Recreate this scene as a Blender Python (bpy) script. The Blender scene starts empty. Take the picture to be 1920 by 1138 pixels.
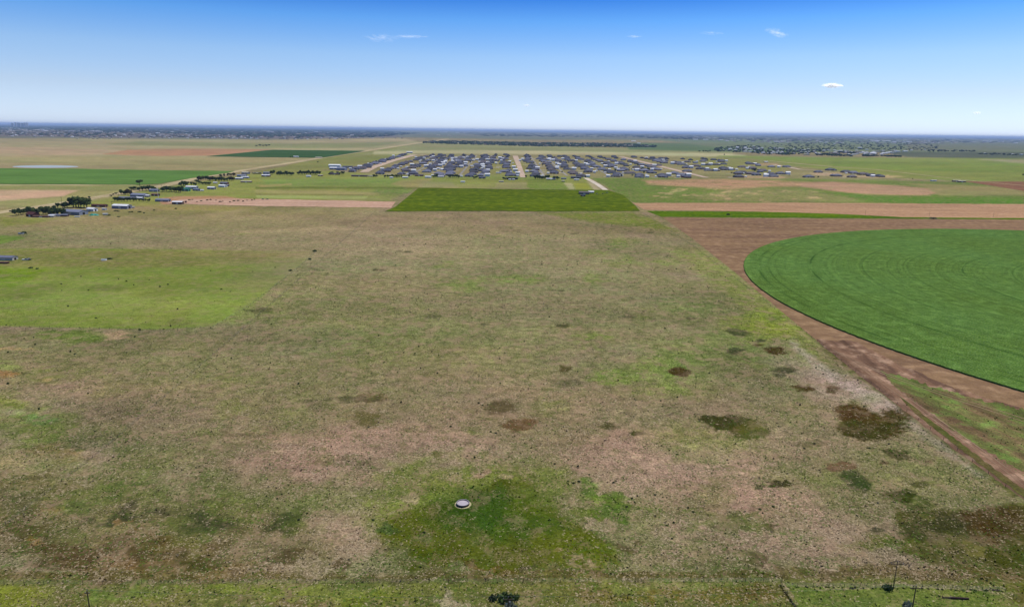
import bpy, math, numpy as np, random
from mathutils import Vector, geometry
rng=np.random.default_rng(7); random.seed(7)
rad=math.radians
sc=bpy.context.scene; COL=sc.collection
# ------------------------------------------------------------------ survey
# the photograph was read as a survey: a pixel of it gives a point on the flat plain (metres)
FOC=1300.; H=120.; PIT=math.atan(324.4/FOC); ROL=rad(.785)
_R0=np.array([1,0,0.]);_F=np.array([0,math.cos(PIT),-math.sin(PIT)]);_U0=np.array([0,math.sin(PIT),math.cos(PIT)])
_R=_R0*math.cos(ROL)+_U0*math.sin(ROL);_U=-_R0*math.sin(ROL)+_U0*math.cos(ROL)
def P(x,y,z=0.):
    d=_R*(x-960)/FOC+_U*(569-y)/FOC+_F
    t=(z-H)/d[2]; return float(d[0]*t),float(d[1]*t)
def PX(X,Y):
    w=Y*_F[1]-H*_F[2]; w=np.maximum(w,1e-3)
    return 960+FOC*(X*_R[0]+Y*_R[1]-H*_R[2])/w, 569-FOC*(X*_U[0]+Y*_U[1]-H*_U[2])/w
K=1.55; HAZE=2.5e-5
def s2l(v): v=v/255.; return v/12.92 if v<=.04045 else ((v+.055)/1.055)**2.4
def L(r,g,b,k=None):
    k=k or K; return (s2l(r)/k,s2l(g)/k,s2l(b)/k*(.86 if g>r*1.02 else .97))
# ------------------------------------------------------------------ noise
_T=rng.random((1024,1024)).astype(np.float32)
def vn(x,y):
    xi=np.floor(x).astype(np.int64);yi=np.floor(y).astype(np.int64)
    fx=(x-xi);fy=(y-yi);fx=fx*fx*(3-2*fx);fy=fy*fy*(3-2*fy)
    a=_T[xi&1023,yi&1023];b=_T[(xi+1)&1023,yi&1023];c=_T[xi&1023,(yi+1)&1023];d=_T[(xi+1)&1023,(yi+1)&1023]
    return (a*(1-fx)+b*fx)*(1-fy)+(c*(1-fx)+d*fx)*fy
def fbm(X,Y,s,o=3,seed=0):
    r=0.;w=0.;a=1.
    for i in range(o):
        r=r+a*(vn(X/s+seed*17.3+i*31.7,Y/s-seed*11.1+i*57.1)-.5)*2; w+=a; a*=.55; s*=.47
    return r/w
def sstep(a,b,x):
    t=np.clip((x-a)/(b-a),0,1); return t*t*(3-2*t)
# ------------------------------------------------------------------ object helpers
def tag(o,label=None,cat=None,group=None,kind=None):
    if label:o['label']=label
    if cat:o['category']=cat
    if group:o['group']=group
    if kind:o['kind']=kind
    return o
def link(name,me,mat=None,parent=None):
    if mat is not None and len(me.materials)==0: me.materials.append(mat)
    o=bpy.data.objects.new(name,me); COL.objects.link(o)
    if parent: o.parent=parent
    return o
def empty(name,loc=(0,0,0),rz=0):
    o=bpy.data.objects.new(name,None); COL.objects.link(o); o.location=loc; o.rotation_euler=(0,0,rz); o.empty_display_size=.5; return o
def copytree(o,parent=None):
    c=o.copy(); COL.objects.link(c); c.parent=parent
    for ch in list(o.children): copytree(ch,c)
    return c
class MB:
    def __init__(s): s.v=[];s.f=[]
    def add(s,vs,fs):
        n=len(s.v); s.v+=[tuple(map(float,v)) for v in vs]; s.f+=[tuple(i+n for i in f) for f in fs]; return s
    def box(s,x0,x1,y0,y1,z0,z1):
        return s.add([(x0,y0,z0),(x1,y0,z0),(x1,y1,z0),(x0,y1,z0),(x0,y0,z1),(x1,y0,z1),(x1,y1,z1),(x0,y1,z1)],
            [(3,2,1,0),(4,5,6,7),(0,1,5,4),(1,2,6,5),(2,3,7,6),(3,0,4,7)])
    def tube(s,p,q,r0,r1,n=6):
        p=Vector(p);q=Vector(q);d=(q-p).normalized();a=d.orthogonal().normalized();b=d.cross(a)
        vs=[];fs=[]
        for c,r in((p,r0),(q,r1)):
            for i in range(n):
                t=2*math.pi*i/n; vs.append(c+(a*math.cos(t)+b*math.sin(t))*r)
        for i in range(n): j=(i+1)%n; fs.append((i,j,n+j,n+i))
        fs.append(tuple(range(n-1,-1,-1))); fs.append(tuple(range(n,2*n)))
        return s.add(vs,fs)
    def me(s,name):
        m=bpy.data.meshes.new(name); m.from_pydata(s.v,[],s.f); m.update(); return m
    def obj(s,name,mat,parent=None): return link(name,s.me(name),mat,parent)
def npmesh(name,V,Fc,cols=None):
    m=bpy.data.meshes.new(name); V=np.asarray(V,np.float32);Fc=np.asarray(Fc,np.int32);k=Fc.shape[1]
    m.vertices.add(len(V)); m.vertices.foreach_set('co',V.ravel())
    m.loops.add(Fc.size); m.loops.foreach_set('vertex_index',Fc.ravel())
    m.polygons.add(len(Fc)); m.polygons.foreach_set('loop_start',np.arange(0,Fc.size,k,dtype=np.int32))
    m.update(calc_edges=True)
    if cols is not None:
        a=m.color_attributes.new('Col','FLOAT_COLOR','POINT'); c=np.ones((len(V),4),np.float32); c[:,:3]=cols[:,:3]
        if cols.shape[1]>3:c[:,3]=cols[:,3]
        a.data.foreach_set('color',c.ravel())
    return m
# ------------------------------------------------------------------ materials
class NT:
    def __init__(s,name):
        s.m=bpy.data.materials.new(name); s.m.use_nodes=True; s.t=s.m.node_tree; s.t.nodes.clear()
        s.out=s.n('ShaderNodeOutputMaterial')
    def n(s,ty,**kw):
        x=s.t.nodes.new(ty)
        for k,v in kw.items(): setattr(x,k,v)
        return x
    def l(s,a,b): s.t.links.new(a,b)
    def val(s,sock,v):
        if isinstance(v,bpy.types.NodeSocket): s.l(v,sock)
        else: sock.default_value=v
    def pos(s,sx=1,sy=1,sz=1,obj=False):
        g=s.n('ShaderNodeTexCoord').outputs['Object'] if obj else s.n('ShaderNodeNewGeometry').outputs['Position']
        mp=s.n('ShaderNodeMapping'); mp.inputs['Scale'].default_value=(sx,sy,sz); s.l(g,mp.inputs[0]); return mp.outputs[0]
    def noise(s,vec,scale,detail=3,rough=.55):
        x=s.n('ShaderNodeTexNoise'); s.l(vec,x.inputs['Vector']); x.inputs['Scale'].default_value=scale; x.inputs['Detail'].default_value=detail; x.inputs['Roughness'].default_value=rough
        return x.outputs['Fac']
    def mr(s,v,a,b,c=0,d=1):
        x=s.n('ShaderNodeMapRange'); s.val(x.inputs[0],v)
        for i,q in enumerate((a,b,c,d)): s.val(x.inputs[i+1],q)
        return x.outputs[0]
    def mix(s,f,a,b,bt='MIX'):
        x=s.n('ShaderNodeMix',data_type='RGBA',blend_type=bt); s.val(x.inputs[0],f)
        s.val(x.inputs[6],a if isinstance(a,bpy.types.NodeSocket) else (*a,1)); s.val(x.inputs[7],b if isinstance(b,bpy.types.NodeSocket) else (*b,1))
        return x.outputs[2]
    def math(s,op,a,b=0,c=None):
        x=s.n('ShaderNodeMath',operation=op); s.val(x.inputs[0],a); s.val(x.inputs[1],b)
        if c is not None: s.val(x.inputs[2],c)
        return x.outputs[0]
    def scl(s,col,f): # multiply a colour by a float
        x=s.n('ShaderNodeVectorMath',operation='SCALE'); s.l(col,x.inputs[0]) if isinstance(col,bpy.types.NodeSocket) else setattr(x.inputs[0],'default_value',col)
        s.val(x.inputs['Scale'],f); return x.outputs[0]
    def bsdf(s,col,rough=.9,spec=.15,bump=None,bstr=.5,bd=.3,metal=0):
        b=s.n('ShaderNodeBsdfPrincipled'); s.val(b.inputs['Base Color'],col if isinstance(col,bpy.types.NodeSocket) else (*col,1))
        b.inputs['Roughness'].default_value=rough; b.inputs['Specular IOR Level'].default_value=spec; b.inputs['Metallic'].default_value=metal
        if bump is not None:
            u=s.n('ShaderNodeBump'); u.inputs['Strength'].default_value=bstr; u.inputs['Distance'].default_value=bd; s.l(bump,u.inputs['Height']); s.l(u.outputs[0],b.inputs['Normal'])
        s.l(b.outputs[0],s.out.inputs[0]); return s.m
def plain(name,col,rough=.7,spec=.3,var=.15,scale=.8,metal=0):
    t=NT(name); p=t.pos(obj=True); f=t.mr(t.noise(p,scale,4),.3,.7,1-var,1+var)
    return t.bsdf(t.scl((*col,),f),rough,spec,metal=metal)
def ground_mat():
    t=NT('pasture_ground'); a=t.n('ShaderNodeAttribute',attribute_name='Col'); col=a.outputs['Color']; spk=a.outputs['Alpha']
    p=t.pos()
    n1=t.noise(p,1.1,3,.65); n2=t.noise(p,.22,4,.6); n3=t.noise(t.pos(1,.55),.035,4,.6); n4=t.noise(p,.45,3,.6); n5=t.noise(t.pos(1,1.6),.006,4,.6)
    f=t.math('MULTIPLY',t.mr(n1,.34,.66,.5,1.55),t.mr(n2,.36,.64,.68,1.34))
    f=t.math('MULTIPLY',f,t.mr(n3,.35,.65,.84,1.15)); f=t.math('MULTIPLY',f,t.mr(n5,.3,.7,.92,1.08))
    f=t.math('ADD',t.math('MULTIPLY',t.math('SUBTRACT',f,1),spk),1)
    c=t.scl(col,f)
    g=t.math('MULTIPLY',t.mr(n4,.54,.63),t.math('MULTIPLY',spk,.44)); g=t.math('MULTIPLY',g,t.mr(n3,.36,.58))
    c=t.mix(g,c,L(94,116,46))
    w=t.math('MULTIPLY',t.mr(t.noise(t.pos(1,1,1),.8,3,.7),.56,.68),t.math('MULTIPLY',spk,.6)); w=t.math('MULTIPLY',w,t.mr(n2,.38,.58))
    c=t.mix(w,c,L(206,186,150))
    d=t.math('MULTIPLY',t.mr(t.noise(t.pos(1.03,.97,1),.62,3,.65),.41,.31),t.math('MULTIPLY',spk,.7))
    c=t.mix(d,c,L(56,60,30))
    bl=t.math('MULTIPLY',t.mr(t.noise(t.pos(1,.8,1),.11,4,.7),.49,.59),t.math('MULTIPLY',spk,.5)); c=t.mix(bl,c,L(172,142,116))
    gl=t.math('MULTIPLY',t.mr(t.noise(t.pos(.9,1.1,1),.1,4,.7),.47,.37),t.math('MULTIPLY',spk,.42)); c=t.mix(gl,c,L(104,112,54))
    return t.bsdf(c,.95,0.,n1,.55,.35)
def field_mat(name,c1,c2,c3=None,s1=.02,s2=.3,st=(1,1),bs=.4,bd=.25,rot=0,var=.2,streak=.14):
    t=NT(name); p=t.pos(); ps=t.pos(*st)
    if rot:
        ps=t.n('ShaderNodeMapping'); r_=t.n('ShaderNodeMapping'); t.l(t.pos(),r_.inputs[0]); r_.inputs['Rotation'].default_value=(0,0,-rot); t.l(r_.outputs[0],ps.inputs[0]); ps.inputs['Scale'].default_value=(*st,1); ps=ps.outputs[0]; sk=t.n('ShaderNodeMapping'); t.l(r_.outputs[0],sk.inputs[0]); sk.inputs['Scale'].default_value=(.08,1,1); sk=sk.outputs[0]
    else: sk=t.pos(.12,1,1)
    a=t.noise(ps,s1,5,.65); b=t.noise(p,s2,4,.65); d=t.noise(p,1.3,3,.7); e=t.noise(sk,.09,5,.65); big=t.noise(t.pos(.6,1,1),.004,4,.6)
    c=t.mix(t.mr(a,.4,.6),c1,c2)
    if c3: c=t.mix(t.math('MULTIPLY',t.mr(b,.5,.64),.6),c,c3)
    f=t.math('MULTIPLY',t.mr(d,.3,.7,1-var*1.6,1+var*1.6),t.mr(b,.35,.65,1-var,1+var)); f=t.math('MULTIPLY',f,t.mr(e,.36,.64,1-streak,1+streak)); f=t.math('MULTIPLY',f,t.mr(big,.36,.64,.9,1.1))
    c=t.scl(c,f)
    return t.bsdf(c,.95,0.,d,bs,bd)
# ------------------------------------------------------------------ world, sun, camera
SUN_AZ=rad(55); SUN_EL=rad(62)
w=bpy.data.worlds.new('World'); sc.world=w; w.use_nodes=True; nt=w.node_tree; nt.nodes.clear()
sky=nt.nodes.new('ShaderNodeTexSky'); sky.sky_type='NISHITA'; sky.sun_disc=False; sky.sun_elevation=SUN_EL; sky.sun_rotation=SUN_AZ
sky.altitude=1100; sky.air_density=1; sky.dust_density=.3; sky.ozone_density=3
tc=nt.nodes.new('ShaderNodeTexCoord'); sp=nt.nodes.new('ShaderNodeSeparateXYZ'); rp=nt.nodes.new('ShaderNodeValToRGB'); mx=nt.nodes.new('ShaderNodeMix'); mx.data_type='RGBA'; mx.blend_type='MULTIPLY'; mx.inputs[0].default_value=1
bg=nt.nodes.new('ShaderNodeBackground'); ow=nt.nodes.new('ShaderNodeOutputWorld')
nt.links.new(tc.outputs['Generated'],sp.inputs[0]); nt.links.new(sp.outputs['Z'],rp.inputs[0]); nt.links.new(sky.outputs[0],mx.inputs[6]); nt.links.new(rp.outputs[0],mx.inputs[7]); nt.links.new(mx.outputs[2],bg.inputs[0]); nt.links.new(bg.outputs[0],ow.inputs[0])
SKYR=[(0,(1,1,1)),(.5,(1,1,1))]
SKYR=[(0, (.96,1.1,1.6)), (0.008, (.92,1.06,1.55)), (0.05, (0.91, 0.93, 1.17)), (0.096, (0.8, 0.93, 1.17)), (0.141, (0.40, 0.76, 1.2)), (0.182, (0.05, 0.37, 1.0)), (0.3, (0.15, 0.5, 1.0)), (0.5, (0.4, 0.75, 1.05))]
e=rp.color_ramp.elements
while len(e)>1: e.remove(e[-1])
for i,(q,c) in enumerate(SKYR):
    x=e[0] if i==0 else e.new(q); x.position=q; x.color=(*c,1)
bg.inputs[1].default_value=.1
sl=bpy.data.lights.new('sun','SUN'); sl.energy=4.2; sl.angle=rad(.5); sl.color=(1,.95,.87); so=bpy.data.objects.new('sun',sl); COL.objects.link(so)
sd=Vector((math.sin(SUN_AZ)*math.cos(SUN_EL),math.cos(SUN_AZ)*math.cos(SUN_EL),math.sin(SUN_EL))); so.rotation_euler=(-sd).to_track_quat('-Z','Y').to_euler(); so.location=(0,0,300)
cd=bpy.data.cameras.new('camera'); co=bpy.data.objects.new('camera',cd); COL.objects.link(co); sc.camera=co
cd.sensor_width=36; cd.lens=36*FOC/1920; cd.clip_start=.5; cd.clip_end=300000
from mathutils import Matrix
M=Matrix(((_R[0],_U[0],-_F[0],0),(_R[1],_U[1],-_F[1],0),(_R[2],_U[2],-_F[2],H),(0,0,0,1))); co.matrix_world=M
sc.view_settings.view_transform='Standard'; sc.view_settings.look='None'; sc.view_settings.exposure=.2; sc.view_settings.gamma=1
sc.render.engine='CYCLES'; sc.cycles.volume_bounces=0; sc.cycles.max_bounces=6; sc.cycles.transparent_max_bounces=48
# ------------------------------------------------------------------ ground cover map
def pip(x,y,poly):
    ins=np.zeros(x.shape,bool); n=len(poly)
    for i in range(n):
        x0,y0=poly[i];x1,y1=poly[(i+1)%n]
        if y0==y1: continue
        c=((y0>y)!=(y1>y))&(x<(x1-x0)*(y-y0)/(y1-y0)+x0); ins^=c
    return ins
def pdist(x,y,poly,asp):
    d=np.full(x.shape,1e9); n=len(poly)
    for i in range(n):
        x0,y0=poly[i];x1,y1=poly[(i+1)%n]; y0=y0*asp;y1=y1*asp; Y=y*asp
        dx=x1-x0;dy=y1-y0;q=dx*dx+dy*dy+1e-9; t=np.clip(((x-x0)*dx+(Y-y0)*dy)/q,0,1)
        d=np.minimum(d,np.hypot(x-x0-t*dx,Y-y0-t*dy))
    return d
# poly(points, colour, softness px, warp, speckle, opacity) ; blob(cx,cy,rx,ry,colour,...)
LAY=[]
def poly(pts,c,soft=2,warp=.3,spk=None,op=1.,asp=1.): LAY.append(('p',pts,L(*c),soft,warp,spk,op,asp))
def blob(cx,cy,rx,ry,c,op=1.,warp=1.,soft=.35,rot=0,spk=None): LAY.append(('b',(cx,cy,rx,ry,rad(rot)),L(*c),soft,warp,spk,op,0))
E0,E1=-900,2900
def hz(x): return 231.5+.0137*x
# --- beyond 5 km
poly([(E0,hz(E0)-3),(E1,hz(E1)-3),(E1,262),(1300,262),(1000,262),(760,258),(500,262),(E0,258)],(110,120,104),1,.3,.5)
poly([(E0,hz(E0)-3),(700,hz(700)-3),(760,252),(600,250),(E0,244)],(74,92,80),1,.2,.5)
poly([(0,243),(700,250),(760,257),(500,261),(300,259),(0,257),(E0,255),(E0,243)],(112,108,105),1,.5,.5)
poly([(860,247),(1250,251),(1350,256),(1300,262),(1000,258),(860,256)],(120,122,100),1,.3,.4)
poly([(E0,257),(200,260),(500,263),(760,260),(790,268),(780,288),(440,300),(E0,300)],(172,162,118),1,.6,.4)
poly([(200,269),(260,266),(370,267),(560,270),(760,266),(700,276),(560,279),(380,275),(230,272)],(130,140,88),1.5,.8,.4,.7)
poly([(E0,282),(70,283),(100,286),(60,288),(E0,289)],(125,138,85),1.5,.6,.4,.7)
poly([(E0,274),(100,277),(280,283),(200,290),(60,291),(E0,292)],(188,162,128),2,.8,.4,.8)
poly([(240,281),(330,279),(470,280),(512,281),(398,292),(300,293),(190,290)],(183,140,104),1,.5,.4)
poly([(E0,292),(180,293),(400,294),(620,296),(520,310),(440,322),(300,319),(E0,313)],(166,158,108),1,.4,.5)
poly([(E0,303),(100,307),(240,313),(170,318),(E0,318)],(168,152,112),2,.8,.5,.8)
poly([(340,303),(470,308),(350,314),(260,309)],(158,150,100),2,.9,.5,.7)
# north of the subdivision
poly([(600,296),(700,283),(790,268),(790,290),(700,305),(620,318),(500,328),(450,330)],(140,145,80),1.5,.5,.6)
poly([(640,295),(720,283),(880,272),(960,270),(960,284),(760,284)],(150,152,100),1,.4,.5)
poly([(790,267),(1000,273),(1170,278),(1380,282),(1370,292),(1000,284),(720,284)],(150,152,100),1.2,.5,.5)
poly([(1170,268),(1360,268),(1500,275),(1640,283),(1500,287),(1350,285),(1180,281)],(92,118,78),1.5,.5,.5)
poly([(700,284),(800,282),(1000,283),(1360,288),(1400,292),(1390,295),(1000,292),(700,290)],(192,184,138),.8,.3,.3)
poly([(1230,262),(1500,262),(E1,264),(E1,300),(1700,288),(1500,280),(1340,276)],(112,128,95),1.5,.6,.5)
poly([(1640,283),(1750,285),(E1,292),(E1,302),(1920,299),(1700,295)],(88,98,80),1,.4,.4)
poly([(1700,262),(E1,268),(E1,288),(1700,282)],(115,118,98),1.5,.6,.4,.7)
poly([(1340,292),(1600,296),(E1,300),(E1,345),(1820,340),(1660,333),(1480,312),(1380,300)],(138,150,72),1.2,.5,.6)
poly([(1560,303),(1920,306),(E1,310),(E1,330),(1700,322),(1560,312)],(122,144,55),4,.9,.6,.6)
poly([(1830,299),(E1,302),(E1,315),(1920,307)],(170,160,118),1,.3,.4)
# subdivision ground
poly([(780,288),(1160,291),(1400,296),(1480,310),(1660,332),(1640,336),(1320,334),(1100,332),(860,333),(660,328),(690,312)],(148,142,92),2,.4,.9)
poly([(900,300),(1000,300),(1010,334),(890,334)],(135,142,72),2,.4,.8,.7)
poly([(1280,296),(1400,297),(1480,315),(1440,330),(1330,320)],(142,145,72),3,.6,.8,.7)
blob(1420,333,60,4,(205,168,128),.9); blob(1545,327,35,3,(200,170,140),.8); blob(1600,331,40,2,(205,175,140),.7); blob(1435,308,25,2.5,(190,150,120),.7); blob(1660,331,25,2,(205,180,130),.8)
# belt of homesteads
poly([(440,330),(620,320),(700,328),(1110,332),(1110,355),(780,352),(700,392),(350,372),(290,385),(200,392),(60,410),(E0,412),(E0,395),(200,370)],(140,150,74),1.5,.4,.6)
poly([(490,335),(780,336),(760,349),(500,350)],(125,150,75),3,.7,.5,.8)
poly([(480,350.5),(830,351),(830,354),(480,354)],(88,105,38),.9,.5,.4,.8)
poly([(480,356),(640,358),(720,362),(700,366),(480,362)],(165,160,100),1.5,.6,.4,.8)
poly([(480,366),(690,368),(685,374),(480,372)],(172,182,112),1.2,.4,.3,.9)
poly([(480,364),(680,365.5),(680,367),(480,366)],(112,105,62),.6,.4,.3,.7)
poly([(440,374),(740,378),(740,380),(440,377)],(135,120,70),1,.4,.3,.6)
poly([(700,354),(760,353),(775,358),(750,366),(715,366),(695,360)],(90,125,52),4,1,.9,.7)
poly([(750,338),(800,336),(812,334),(790,352),(760,352),(735,346)],(168,152,100),2,.6,.5,.7)
poly([(790,340),(850,342),(860,352),(785,352)],(160,155,108),2,.6,.5,.7)
poly([(860,345),(925,345),(925,352),(850,352)],(152,152,90),2,.6,.5,.7); poly([(930,342),(988,342),(990,354),(926,354)],(155,150,100),1.5,.7,.6,.8)
poly([(990,336),(1062,338),(1062,356),(990,355)],(118,142,55),2,.5,.5,.8)
poly([(1056,343),(1072,343),(1078,356),(1068,356)],(178,175,125),.8,.1,.2,.9); poly([(1075,343),(1100,343),(1108,356),(1080,356)],(150,155,60),.8,.1,.2,.9); poly([(1100,340),(1108,341),(1128,357),(1114,357)],(185,172,132),.8,.1,.2,.9)
poly([(480,348),(545,344),(548,347),(490,351)],(190,165,110),1,.4,.3,.6)
poly([(300,372),(340,368),(420,368),(445,372),(410,377),(300,384)],(188,140,108),1.5,.6,.4,.8)
poly([(440,372),(640,374),(740,376),(742,378),(440,374)],(132,140,58),1,.4,.3,.6)
# left: verge, tan paddock
poly([(E0,345),(260,346),(300,352),(180,378),(0,400),(E0,415)],(150,150,90),1.5,.4,.5)
poly([(E0,345.5),(255,346),(255,347.5),(E0,347.5)],(200,188,140),.7,.2,.2)
poly([(E0,357),(60,356),(150,357),(120,368),(0,377),(E0,380)],(200,172,135),1.5,.6,.4)
poly([(E0,377),(0,377),(130,368),(280,348),(300,350),(200,372),(60,392),(E0,402)],(158,158,98),1.5,.4,.5,.9)
# right: weedy field and bare patches
poly([(1110,334),(1240,334),(1500,336),(1700,340),(1920,343),(E1,350),(E1,390),(1920,386),(1190,381),(1160,365)],(106,132,50),1.2,.4,.9)
poly([(1380,352),(1500,354),(1560,366),(1700,372),(1600,380),(1350,378),(1300,370)],(150,150,88),5,1.2,1,.75)
poly([(1480,335),(1680,338),(1700,344),(1480,342)],(118,135,62),1.5,.6,.6,.9)
poly([(1206,338),(1300,336),(1440,338),(1560,344),(1550,350),(1440,350),(1370,356),(1270,350),(1215,346)],(205,158,122),2.5,1.6,1,.95)
poly([(1500,342),(1560,341),(1690,349),(1780,357),(1740,366),(1630,366),(1550,357),(1505,350)],(202,155,126),2,1.2,.6,.95)
poly([(1690,343),(1920,352),(E1,358),(E1,374),(1900,366),(1760,367),(1740,352)],(165,150,98),3,1,.6,.9)
poly([(1560,362),(1700,368),(1920,372),(1920,384),(1750,382),(1620,378)],(88,138,32),4,1.3,.8,.8)
for i in range(34):
    xx=random.uniform(1230,1560); yy=random.uniform(352,377); blob(xx,yy,random.uniform(5,16),random.uniform(.5,1.3),(205,178,128),.7,1.5,rot=6)
for i in range(26):
    xx=random.uniform(1210,1900); yy=random.uniform(338,362); blob(xx,yy,random.uniform(5,18),random.uniform(.4,1.),(125,130,62),.5,1.5,rot=2)
# left middle: rough pasture
poly([(E0,388),(300,388),(720,390),(700,398),(560,492),(592,472),(200,468),(E0,470)],(153,146,96),2,.6,.9)
poly([(E0,392),(200,394),(480,388),(700,390),(640,405),(400,403),(200,405),(E0,412)],(140,142,78),3,1,.8,.8)
poly([(250,385),(330,384),(480,388),(470,396),(300,392)],(165,160,85),2,.8,.5,.7)
poly([(380,402),(450,392),(480,388),(482,390),(440,400),(400,408)],(175,165,112),1.5,.6,.4,.8)
poly([(40,408),(110,410),(60,420),(10,425),(E0,428),(E0,410)],(128,145,58),3,1,.6,.8)
poly([(E0,434),(40,442),(48,447),(0,458),(E0,462)],(128,152,70),1,.4,.4)
poly([(100,438),(340,432),(610,432),(640,440),(590,468),(300,464),(120,462)],(165,150,112),6,1,.9,.7)
# green paddock on the left
poly([(610,462),(660,428),(560,520),(470,600),(400,650),(360,630),(400,610),(470,572),(560,500)],(150,132,102),3,.6,.9,.85)
poly([(E0,470),(180,466),(592,472),(562,500),(470,572),(400,612),(300,618),(0,612),(E0,604)],(138,152,70),1.,.12,.45)
poly([(E0,470),(200,469),(592,473),(575,492),(300,500),(E0,498)],(140,134,72),4,.6,.7,.8)
poly([(E0,500),(90,503),(60,525),(20,540),(E0,545)],(118,148,22),4,.8,.5,.8)
blob(190,560,260,28,(150,165,84),.7,1,.7); blob(440,585,90,22,(140,165,72),.6); blob(340,545,140,12,(128,138,62),.6,1.2,.7); blob(520,520,60,14,(118,142,66),.6,1,.7)
blob(205,540,30,8,(105,118,60),.55,1.2,.6)
# lower left
blob(150,630,55,10,(108,132,48),.75,1.5); blob(225,629,28,5,(198,162,128),.8,1.3); blob(15,657,55,4,(200,168,112),.75,1.3); blob(5,698,30,7,(165,125,72),.8); blob(20,682,30,8,(140,155,85),.7); blob(88,711,12,3,(195,160,115),.7)
blob(120,700,60,18,(125,138,70),.6,1.4,.6); blob(250,730,90,25,(136,138,80),.6,1.4,.6); blob(20,777,28,7,(185,185,140),.8); blob(50,800,85,28,(115,135,55),.75,1.4,.6); blob(0,760,40,20,(135,150,60),.7,1.3,.6)
blob(70,790,25,10,(100,140,75),.6); blob(110,850,70,16,(150,118,78),.7,1.3,.6); blob(20,872,55,18,(178,158,112),.7,1.3,.6); blob(150,828,45,14,(98,102,66),.7,1.2,.6); blob(180,855,30,20,(175,150,125),.7,1.4,.6,rot=-35)
blob(60,910,90,20,(128,112,72),.7,1.3,.7); blob(20,960,70,40,(112,100,58),.75,1.3,.6)
# --- the lot
for q in [(700,830,300,50),(400,760,200,50),(1250,860,260,50),(1000,760,260,40),(600,960,160,50)]: blob(*q,(142,120,92),.4,1.6,.8)
blob(760,440,280,55,(158,147,105),.75,1,.7); blob(700,470,110,45,(168,148,118),.65,1.3,.7); blob(900,510,380,50,(158,150,106),.6,1,.7)
blob(650,560,150,60,(152,150,96),.6,1.2,.7); blob(1010,600,220,60,(148,138,100),.5,1.3,.7)
blob(560,690,260,80,(132,134,84),.6,1.3,.7); blob(850,640,260,60,(134,138,84),.5,1.3,.8); blob(900,760,250,55,(148,132,100),.55,1.4,.7)
poly([(1000,398),(1190,398),(1240,415),(1270,432),(1180,425),(1080,412)],(112,130,35),4,1,.8,.85)
for q in [(1160,457,32,8),(1175,490,28,10),(1110,475,35,6),(1100,525,25,10),(970,522,55,8),(860,530,40,12),(1255,495,20,7),(830,500,15,4)]: blob(*q,(128,145,70),.65,1.6,.6)
for q in [(1100,640,30,8),(1150,705,40,12),(1250,735,55,16),(1250,690,60,30)]: blob(*q,(122,148,62),.7,1.8,.6)
poly([(1260,470),(1330,470),(1500,600),(1560,680),(1500,660),(1420,600)],(138,150,70),12,1.2,1,.6,1.5)
blob(1435,610,70,26,(142,155,55),.8,1.5,.6); blob(1480,675,58,24,(118,145,62),.75,1.5,.6); blob(1340,660,120,30,(128,140,78),.6,1.5,.7); blob(1290,580,60,20,(130,146,82),.6,1.5,.7); blob(1350,760,100,30,(140,132,92),.6,1.5,.7)
blob(1240,780,110,30,(138,128,95),.6,1.5,.7); blob(1430,740,70,25,(140,132,98),.6,1.5,.7)
# pink straw
for q in [(1330,900,190,55,10),(1450,960,150,50,20),(1180,870,130,45,8),(760,850,190,40,0),(560,880,130,50,0),(650,1000,60,50,0),(1000,890,60,18,0),(1390,1030,160,28,0)]: blob(*q[:4],(184,152,128),.82,1.5,.6,rot=q[4])
blob(480,1058,150,16,(190,162,138),.75,1.4,.6); blob(70,1068,90,18,(182,168,135),.8,1.4,.6); blob(350,800,110,45,(155,136,106),.6,1.5,.7); blob(560,770,120,40,(138,138,85),.5,1.4,.7)
blob(1540,720,90,30,(182,158,138),.7,1.5,.7,rot=30); blob(1640,750,90,22,(190,165,148),.8,1.4,.6,rot=28)
poly([(1480,636),(1500,640),(1560,690),(1640,745),(1760,812),(1860,895),(1830,900),(1740,840),(1640,775),(1550,720)],(190,174,156),7,1.6,1,.6,1.2)
blob(1560,830,260,35,(162,148,112),.5,1.5,.7); blob(1700,900,180,45,(142,138,86),.65,1.5,.7); blob(1300,830,120,28,(140,146,82),.6,1.6,.7); blob(1500,900,120,20,(135,140,80),.5,1.6,.7)
poly([(1505,590),(1580,660),(1700,760),(1870,880),(1920,925),(1920,950),(1800,862),(1660,750),(1560,668),(1490,600)],(88,92,38),3,.5,.8,.7,1.3)
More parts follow.
